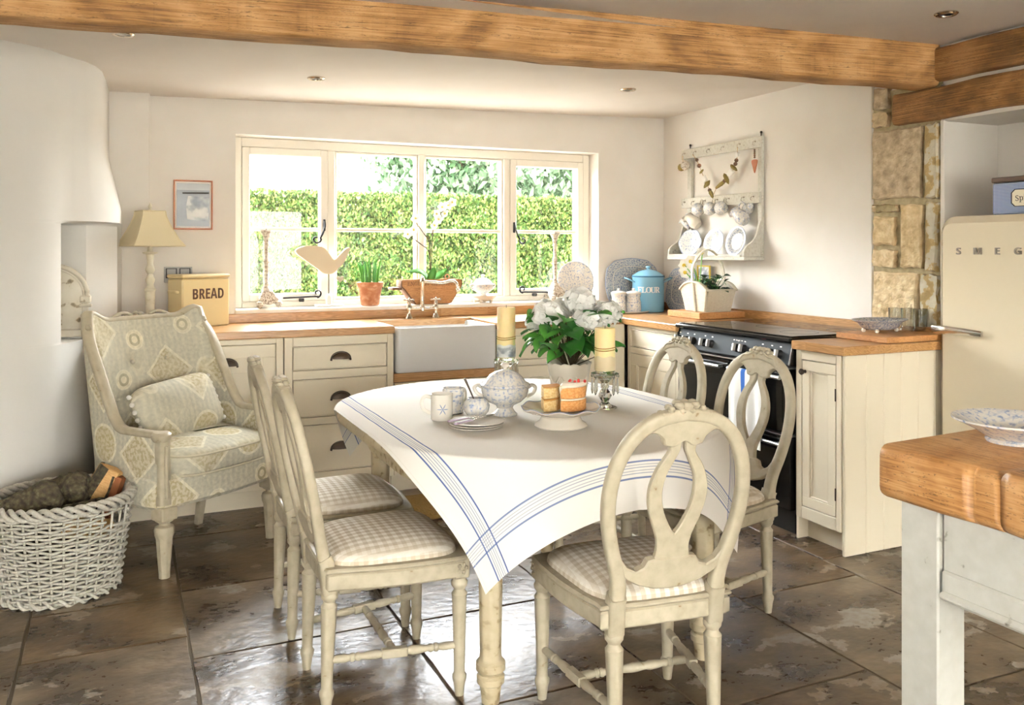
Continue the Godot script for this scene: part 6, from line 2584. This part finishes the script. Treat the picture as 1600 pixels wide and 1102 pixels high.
	# driftwood garland on the top rail
	var g = thing("driftwood_garland", "garland of driftwood pieces and beads looped under the top rail of the rack", "garland")
	var line = [[1.955, -4.70], [1.914, -4.653], [1.848, -4.612], [1.782, -4.571], [1.726, -4.531], [1.665, -4.491], [1.72, -4.446], [1.748, -4.382], [1.777, -4.338], [1.816, -4.289], [1.853, -4.264], [1.895, -4.246], [1.955, -4.245]]
	var gp = []
	for l in line:
		gp.append(V(fx - 0.004, l[0], l[1]))
	st = S()
	tube(st, gp, 0.0018, 5)
	put(st, "string", M.string, g)
	var r = RandomNumberGenerator.new()
	r.seed = 41
	var kinds = [[1, 0.02, "b"], [1.6, 0.025, "b"], [2.2, 0.035, "d"], [3.0, 0.05, "w"], [3.6, 0.055, "d"], [4.3, 0.022, "b"], [4.7, 0.05, "l"], [6.3, 0.05, "l"], [6.8, 0.055, "l"], [7.3, 0.022, "b"], [7.7, 0.06, "d"], [8.6, 0.055, "w"], [9.4, 0.055, "d"], [10.0, 0.022, "b"], [10.5, 0.022, "b"], [11.2, 0.03, "w"]]
	for k in kinds:
		var i = int(k[0])
		var p = gp[i].lerp(gp[i + 1], k[0] - i)
		var d = (gp[i + 1] - gp[i]).normalized()
		st = S()
		var across = k[2] == "d"
		var ax = d if not across else d.cross(Vector3.RIGHT).normalized()
		var Y = ax
		var X = Vector3.RIGHT
		var Z = X.cross(Y).normalized()
		var xf = Transform3D(Basis(X, Y, Z), p)
		var s = k[1]
		if k[2] == "b":
			ball(st, p, s * 0.6, 8)
		elif k[2] == "w":
			box(st, Vector3.ZERO, V(0.018, s * 0.9, s * 0.75), 0.004, xf)
		else:
			var pr = []
			for q in 7:
				var v = q / 6.0
				pr.append(Vector2(s * 0.26 * sin(PI * (0.08 + 0.84 * v)) * r.randf_range(0.8, 1.15), (v - 0.5) * s * 1.5))
			pr[0].x = 0.0
			pr[6].x = 0.0
			lathe(st, pr, 8, xf)
		put(st, "bead" if k[2] == "b" else ("shell" if k[2] == "w" else "driftwood"), M.bead if k[2] == "b" else (M.white if k[2] == "w" else M.driftwood), g)
	# heart pendant
	var hp = thing("heart_pendant", "small brown wooden drop hanging from the right top hook", "ornament", V(fx - 0.002, 1.94, -4.09), -PI / 2)
	st = S()
	for k in 5:
		ball(st, V(0, -0.02 - k * 0.011, 0), 0.0065, 8)
	put(st, "bead_string", M.bead, hp)
	st = S()
	extrude(st, curve(P2([-0.026, -0.085, 0.0, -0.076, 0.026, -0.085, 0.012, -0.13, 0.0, -0.158, -0.012, -0.13]), 3, true), 0.01, 0.003)
	put(st, "wooden_drop", M.heart, hp)
	# little wooden house-shaped charm at the left end
	var ch = thing("shell_charm", "small brown and grey shell charm hanging at the left end of the top rail", "ornament", V(fx - 0.01, 1.955, -4.80), -PI / 2)
	st = S()
	ball(st, V(-0.018, -0.075, 0), 0.026, 10)
	put(st, "brown_shell", M.driftwood, ch)
	st = S()
	ball(st, V(0.022, -0.065, -0.004), 0.032, 10)
	put(st, "grey_shell", M.distress, ch)
	st = S()
	tube(st, [V(0, 0.0, 0), V(0.0, -0.045, 0)], 0.002, 5)
	put(st, "string", M.string, ch)

func cup(t, r, h, xf, m = null):
	if m == null:
		m = M.transfer
	var st = S()
	lathe(st, [Vector2(0, 0), Vector2(r * 0.5, 0), Vector2(r * 0.55, h * 0.08), Vector2(r * 0.8, h * 0.3), Vector2(r, h * 0.7), Vector2(r * 1.03, h), Vector2(r * 0.98, h), Vector2(r * 0.93, h * 0.7), Vector2(r * 0.7, h * 0.3), Vector2(0, h * 0.12)], 24, xf)
	put(st, "cup_body", m, t)
	st = S()
	tube(st, curve([xf * V(r * 0.9, h * 0.85, 0), xf * V(r * 1.5, h * 0.85, 0), xf * V(r * 1.55, h * 0.5, 0), xf * V(r * 0.9, h * 0.35, 0)], 4), 0.0042, 6)
	put(st, "handle", M.china, t)

func jug(t, r, h, m):
	# hangs by its handle, mouth to one side
	var xf = Transform3D(rotz(0.9), V(0.0, -0.03, 0))
	var st = S()
	lathe(st, [Vector2(0, -h * 0.5), Vector2(r * 0.7, -h * 0.5), Vector2(r * 0.95, -h * 0.3), Vector2(r, -h * 0.1), Vector2(r * 0.8, h * 0.2), Vector2(r * 0.7, h * 0.35), Vector2(r * 0.85, h * 0.5), Vector2(r * 0.8, h * 0.5), Vector2(r * 0.6, h * 0.33), Vector2(r * 0.85, -h * 0.1), Vector2(0, -h * 0.42)], 22, xf, func(phi, p): return Vector2(1.0 + (0.35 * pow(maxf(cos(phi - PI), 0.0), 6.0) if p.y > h * 0.4 else 0.0), 0))
	put(st, "jug_body", m, t)
	st = S()
	tube(st, curve([xf * V(r * 0.7, h * 0.42, 0), xf * V(r * 1.6, h * 0.45, 0), xf * V(r * 1.7, h * 0.1, 0), xf * V(r * 0.95, -h * 0.25, 0)], 5), 0.005, 7)
	put(st, "handle", m, t)

# ------------------------------------------------------------------ on the dining table
func build_table_things():
	var y = TY + 0.006
	# mugs
	for q in [[0.992, -2.775, "front white mug with a sprig print and handle to the left", 2.7, true], [1.07, -2.875, "second pale mug behind, half hidden by the sugar bowl", 0.5, false]]:
		var t = thing("mug", q[2], "mug", V(q[0], y, q[1]), q[3], "printed mugs on the table")
		var st = S()
		lathe(st, P2([0.0, 0, 0.034, 0, 0.037, 0.003, 0.037, 0.084, 0.0385, 0.088, 0.0365, 0.089, 0.0345, 0.084, 0.0345, 0.006, 0.0, 0.006]), 30)
		put(st, "mug_body", M.china if q[4] else M.transfer, t)
		st = S()
		sweep(st, curve([V(0.036, 0.075, 0), V(0.056, 0.079, 0), V(0.068, 0.062, 0), V(0.062, 0.036, 0), V(0.036, 0.02, 0)], 5), rrect(0.012, 0.006, 0.0025), 1.0, false, V(0, 0, 1))
		put(st, "handle", M.china, t)
		if q[4]:
			# printed sprig: thin petals lying on the glaze
			for k in 6:
				st = S()
				var len = 0.02
				var dirv = Vector2(cos(k * TAU / 6), sin(k * TAU / 6))
				var pts = []
				for s in 4:
					var pp = dirv * len * s / 3.0
					var a = -1.75 + pp.x / 0.037
					pts.append(V(cos(a) * 0.0371, 0.04 + pp.y, sin(a) * 0.0371))
				tube(st, pts, [0.0006, 0.0018, 0.0016, 0.0005], 4)
				put(st, "sprig_print", M.rim_blue, t)
	# sugar bowl with spoon
	var t = thing("sugar_bowl", "small round floral sugar bowl with a spoon standing in it", "sugar bowl", V(1.115, y, -2.765))
	var st = S()
	lathe(st, P2([0.0, 0, 0.026, 0, 0.028, 0.003, 0.042, 0.02, 0.046, 0.038, 0.04, 0.056, 0.03, 0.066, 0.028, 0.068, 0.027, 0.065, 0.038, 0.052, 0.04, 0.03, 0.0, 0.008]), 30, Transform3D(), func(phi, p): return Vector2(1.0 + 0.03 * cos(phi * 5.0), 0))
	put(st, "bowl", M.transfer, t)
	st = S()
	lathe(st, P2([0.036, 0.045, 0.0, 0.05]), 18)
	put(st, "sugar", M.white, t)
	t = thing("teaspoon", "dark silver teaspoon standing in the sugar bowl", "spoon", V(1.105, y + 0.05, -2.765))
	st = S()
	sweep(st, [V(0.006, 0.0, 0), V(-0.015, 0.05, -0.005), V(-0.03, 0.085, -0.01)], rrect(0.007, 0.003, 0.001, 1), [0.6, 0.9, 1.3], false, V(0, 0, 1))
	put(st, "spoon_handle", M.pewter, t)
	# side plates with knives
	for k in 3:
		t = thing("side_plate", ["lowest", "middle", "uppermost"][k] + " of the white side plates stacked at the front of the table", "plate", V(1.045 + 0.004 * k, y + 0.007 * k, -2.6), 0, "stacked side plates")
		st = S()
		lathe(st, P2([0.0, 0.0, 0.05, 0.0, 0.055, 0.003, 0.088, 0.009, 0.0885, 0.0105, 0.086, 0.011, 0.055, 0.006, 0.0, 0.0055]), 40)
		put(st, "plate_body", M.china, t)
	for k in 2:
		t = thing("table_knife", ["nearer", "farther"][k] + " table knife laid across the stacked side plates", "knife", V(1.035, y + 0.027, -2.6 - 0.03 * k), 0.5 - 0.2 * k, "table knives")
		st = S()
		extrude(st, P2([0.0, -0.004, 0.1, -0.005, 0.112, 0.0, 0.1, 0.005, 0.0, 0.005]), 0.0016, 0.0004, Transform3D(rotx(-PI / 2), Vector3.ZERO))
		put(st, "blade", M.silver, t)
		st = S()
		sweep(st, [V(0.0, 0, 0), V(-0.03, 0.0006, 0), V(-0.085, 0.0008, 0)], rrect(0.006, 0.011, 0.0025), [0.8, 1.0, 1.1], false, V(0, 0, 1))
		put(st, "knife_handle", mat("b9a6b8", 0.3), t)
	# tureen
	t = thing("footed_tureen", "blue and white lidded tureen with handles in the middle of the table", "tureen", V(1.222, y, -2.765), -0.43)
	tureen(t, 0.76, false)
	# cake stand with two pieces of cake
	t = thing("cake_stand", "low white footed cake stand with a wavy rim", "cake stand", V(1.312, y, -2.515))
	st = S()
	var wavy = func(phi, p): return Vector2(1.0, 0.004 * cos(phi * 9.0) * smoothstep(0.09, 0.13, p.x))
	lathe(st, P2([0.0, 0.006, 0.07, 0.006, 0.084, 0.0, 0.087, 0.004, 0.083, 0.01, 0.07, 0.018, 0.064, 0.032, 0.068, 0.038, 0.1, 0.046, 0.13, 0.06, 0.131, 0.064, 0.1, 0.054, 0.06, 0.047, 0.0, 0.046]), 54, Transform3D(), wavy)
	put(st, "stand", M.china_warm, t)
	st = S()
	var ring = []
	for i in 72:
		var a = TAU * i / 72
		ring.append(V(cos(a) * 0.13, 0.064 + 0.004 * cos(a * 9.0), sin(a) * 0.13))
	tube(st, ring, 0.0014, 5, true)
	put(st, "rim_line", M.rim_blue, t)
	var cy = y + 0.0535
	t = thing("sponge_cake", "plain golden sponge cake slice with a jam line on the cake stand", "cake", V(1.278, cy, -2.53), -0.9)
	wedge(t, 0.078, 0.05, 2.0, M.cake, M.crust, null)
	t = thing("iced_cake", "orange cake slice with white icing and cherry pieces on the cake stand", "cake", V(1.35, cy, -2.5), -1.1)
	wedge(t, 0.078, 0.056, 2.3, M.cake2, M.cake2, M.icing)
	t = thing("cake_knife", "silver cake knife lying on the cake stand", "knife", V(1.255, y + 0.054, -2.455), -0.2)
	st = S()
	extrude(st, P2([-0.07, -0.004, 0.02, -0.006, 0.05, 0.002, 0.02, 0.007, -0.07, 0.004]), 0.002, 0.0005, Transform3D(rotx(-PI / 2), V(0, 0.002, 0)))
	put(st, "blade", M.silver, t)
	# lustre candlesticks
	lustre("left crystal lustre candlestick with a cream candle, behind the tureen", V(1.438, y, -3.24), 0.205)
	lustre("right crystal lustre candlestick with a cream candle, beside the cake stand", V(1.608, y, -2.735), 0.155)
	hydrangea(V(1.612, y, -3.02))

func wedge(t, h, r, ang, m, top, ice):
	var out = [Vector2(0, 0)]
	for i in 9:
		var a = -ang / 2 + ang * i / 8.0
		out.append(Vector2(cos(a), sin(a)) * r * 1.25)
	out = out.map(func(p): return p - Vector2(r * 0.6, 0))
	var lie = Basis(Vector3.RIGHT, Vector3(0, 0, -1), Vector3(0, 1, 0))
	var st = S()
	extrude(st, out, h * 0.46, 0.002, Transform3D(lie, V(0, h * 0.23, 0)))
	put(st, "lower_sponge", m, t)
	st = S()
	extrude(st, out.map(func(p): return p * 0.985), h * 0.07, 0.001, Transform3D(lie, V(0, h * 0.49, 0)))
	put(st, "filling", M.crust if ice == null else M.icing, t)
	st = S()
	extrude(st, out, h * 0.46, 0.003, Transform3D(lie, V(0, h * 0.76, 0)))
	put(st, "upper_sponge", m, t)
	st = S()
	if ice == null:
		extrude(st, out.map(func(p): return p * 0.99), h * 0.03, 0.001, Transform3D(lie, V(0, h * 1.0, 0)))
		put(st, "crust", top, t)
		return
	extrude(st, curve(out.map(func(p): return p * 1.04), 3, true), 0.018, 0.007, Transform3D(lie, V(0, h + 0.005, 0)), true)
	for k in 7:       # drips down the cut sides
		var p = (out[0].lerp(out[1], 0.2 + 0.12 * k)) * 1.03
		ball(st, V(p.x, h - 0.004 - 0.005 * (k % 3), -p.y), 0.007, 6, 1.4)
		p = (out[0].lerp(out[9], 0.2 + 0.12 * k)) * 1.03
		ball(st, V(p.x, h - 0.004 - 0.006 * ((k + 1) % 3), -p.y), 0.007, 6, 1.4)
	var ic = put(st, "icing", ice, t)
	for k in 6:
		st = S()
		ball(st, V(-0.012 + 0.009 * k, h + 0.0155, 0.022 * sin(k * 2.3)), 0.0055, 6)
		put(st, "cherry_piece", M.cherry, ic)

func lustre(label, at, ch):
	var t = thing("lustre_candlestick", label, "candlestick", at, 0.2, "crystal lustre candlesticks")
	var st = S()
	lathe(st, P2([0.0, 0, 0.042, 0, 0.043, 0.005, 0.02, 0.014, 0.012, 0.024, 0.018, 0.034, 0.024, 0.045, 0.018, 0.06, 0.011, 0.07, 0.015, 0.08, 0.012, 0.092, 0.024, 0.105, 0.036, 0.118, 0.048, 0.124, 0.049, 0.128, 0.03, 0.128, 0.034, 0.135, 0.036, 0.15, 0.034, 0.15, 0.03, 0.138, 0.0, 0.136]), 16, Transform3D(), func(phi, p): return Vector2(1.0 + 0.04 * cos(phi * 8.0), 0))
	put(st, "glass_stem", M.glass, t)
	for k in 8:
		var a = TAU * k / 8
		var c = V(cos(a) * 0.046, 0, sin(a) * 0.046)
		st = S()
		ball(st, c + V(0, 0.118, 0), 0.0065, 6)
		lathe(st, P2([0.0, 0.05, 0.0045, 0.058, 0.0055, 0.068, 0.003, 0.108, 0.0, 0.11]), 6, Transform3D(Basis(), c))
		put(st, "prism_drop", M.glass, t)
	var c = thing("pillar_candle", "cream pillar candle tied with string in the " + ("left" if at.x < 1.5 else "right") + " lustre", "candle", at + V(0, 0.138, 0), 0, "pillar candles")
	st = S()
	lathe(st, P2([0.0, 0, 0.036, 0, 0.0375, 0.004, 0.0375, ch - 0.004, 0.035, ch, 0.02, ch - 0.003, 0.0, ch - 0.004]), 30)
	put(st, "wax", M.wax, c)
	st = S()
	for k in 2:
		var ring = []
		for i in 24:
			var a = TAU * i / 24
			ring.append(V(cos(a) * 0.0382, 0.075 + 0.008 * k + 0.002 * sin(a * 2), sin(a) * 0.0382))
		tube(st, ring, 0.0018, 5, true)
	put(st, "string_tie", M.string, c)
	st = S()
	lathe(st, P2([0.0385, 0.002, 0.0385, 0.05, 0.0378, 0.052]), 30, Transform3D(), func(phi, p): return Vector2(1.0, 0.003 * sin(phi * 5.0) * smoothstep(0.03, 0.05, p.y)))
	put(st, "grey_band", tex(mat("ffffff", 0.8), M.photo.albedo_texture, 6.0) if ch > 0.18 else mat("cdbb96", 0.6), c)
	st = S()
	tube(st, [V(0, ch - 0.005, 0), V(0.001, ch + 0.008, 0)], 0.0012, 5)
	put(st, "wick", M.blackmat, c)

func hydrangea(at):
	var t = thing("potted_hydrangea", "white hydrangea with dark green leaves in a cream pot on the table", "potted plant", at)
	var st = S()
	lathe(st, P2([0.0, 0, 0.062, 0, 0.066, 0.004, 0.086, 0.128, 0.09, 0.133, 0.086, 0.135, 0.081, 0.128, 0.078, 0.112]), 44, Transform3D(), func(phi, p): return Vector2(1.0, 0.003 * cos(phi * 14.0) if p.y > 0.12 else 0.0))
	var pot = put(st, "pot", M.china_warm, t)
	for s in [-1, 0, 1]:      # raised garlands on the pot
		st = S()
		var pts = []
		for i in 9:
			var a = PI / 2 + 0.55 + s * 0.75 + (i - 4) * 0.08
			var yy = 0.085 - 0.03 * (1.0 - pow((i - 4) / 4.0, 2))
			var rr = lerpf(0.066, 0.086, yy / 0.128)
			pts.append(V(cos(a) * rr, yy, sin(a) * rr))
		tube(st, pts, [0.003, 0.004, 0.0055, 0.007, 0.0075, 0.007, 0.0055, 0.004, 0.003], 6)
		put(st, "garland_relief", M.china_warm, pot)
	st = S()
	lathe(st, P2([0.08, 0.115, 0.0, 0.122]), 20)
	put(st, "soil", M.soil, t)
	var r = RandomNumberGenerator.new()
	r.seed = 51
	# camera-side right = (0.91, 0, 0.41); flower heads placed along it
	var R = V(0.911, 0, 0.412)
	var F = V(-0.412, 0, 0.911)
	var heads = [[-0.083, 0.331, 0.03, 0.058], [0.044, 0.378, 0.0, 0.062], [0.07, 0.304, 0.055, 0.053], [0.15, 0.328, 0.02, 0.055], [0.0, 0.345, -0.08, 0.05], [-0.135, 0.29, -0.02, 0.03]]
	var fl = flower(0.021, 4, M.petal).mesh
	for h in heads:
		var c = R * h[0] + V(0, h[1], 0) + F * h[2]
		st = S()
		tube(st, curve([V(0, 0.115, 0), c * V(0.45, 0.62, 0.45), c], 5), 0.004, 6)
		put(st, "stem", M.stem, t)
		st = S()
		for k in 60:
			var z = 1.0 - 1.75 * (k + 0.5) / 60.0
			var ph = k * 2.39996
			var d = V(sqrt(maxf(1 - z * z, 0)) * cos(ph), z, sqrt(maxf(1 - z * z, 0)) * sin(ph))
			var up = d.cross(V(0.3, 0.2, 0.9)).normalized()
			var b = Basis(up.cross(d), up, d) * rotz(r.randf() * TAU) * rotx(r.randf_range(-0.45, 0.45))
			st.append_from(fl, 0, Transform3D(b.scaled(Vector3.ONE * r.randf_range(0.9, 1.25)), c + d * V(h[3], h[3] * 0.78, h[3]) * r.randf_range(0.8, 1.06)))
		var o = MeshInstance3D.new()
		o.mesh = st.commit()
		o.material_override = M.petal
		o.name = "flower_head"
		t.add_child(o, true)
	for k in 78:
		var a = r.randf_range(0, TAU)
		var e = r.randf_range(0.02, 0.135)
		var yy = r.randf_range(0.175, 0.32)
		var q = V(cos(a) * e, yy, sin(a) * e)
		st = S()
		tube(st, [V(cos(a) * 0.02, 0.12, sin(a) * 0.02), q * V(0.7, 0.85, 0.7), q], 0.002, 5)
		put(st, "leaf_stalk", M.stemdark, t)
		var L = r.randf_range(0.07, 0.11)
		var lf = Transform3D(roty(-a + r.randf_range(-0.5, 0.5)) * rotz(r.randf_range(-0.9, 0.35)) * rotx(r.randf_range(-0.5, 0.5)), q)
		st = S()
		var lff = func(u, v): return lf * V(v * L, 0.012 * sin(v * PI) + 0.02 * absf(u - 0.5), (u - 0.5) * L * 0.78 * sin(PI * (0.05 + 0.93 * pow(v, 0.8))))
		grid(st, 6, 7, lff, false, true)
		put(st, "leaf", M.leaf if k % 3 else M.leaf2, t)
	st = S()
	tube(st, [R * 0.0 + V(0, 0.12, 0) + F * 0.06, R * -0.055 + V(0, 0.28, 0) + F * 0.08], 0.0025, 5)
	put(st, "support_cane", M.whitewood, t)
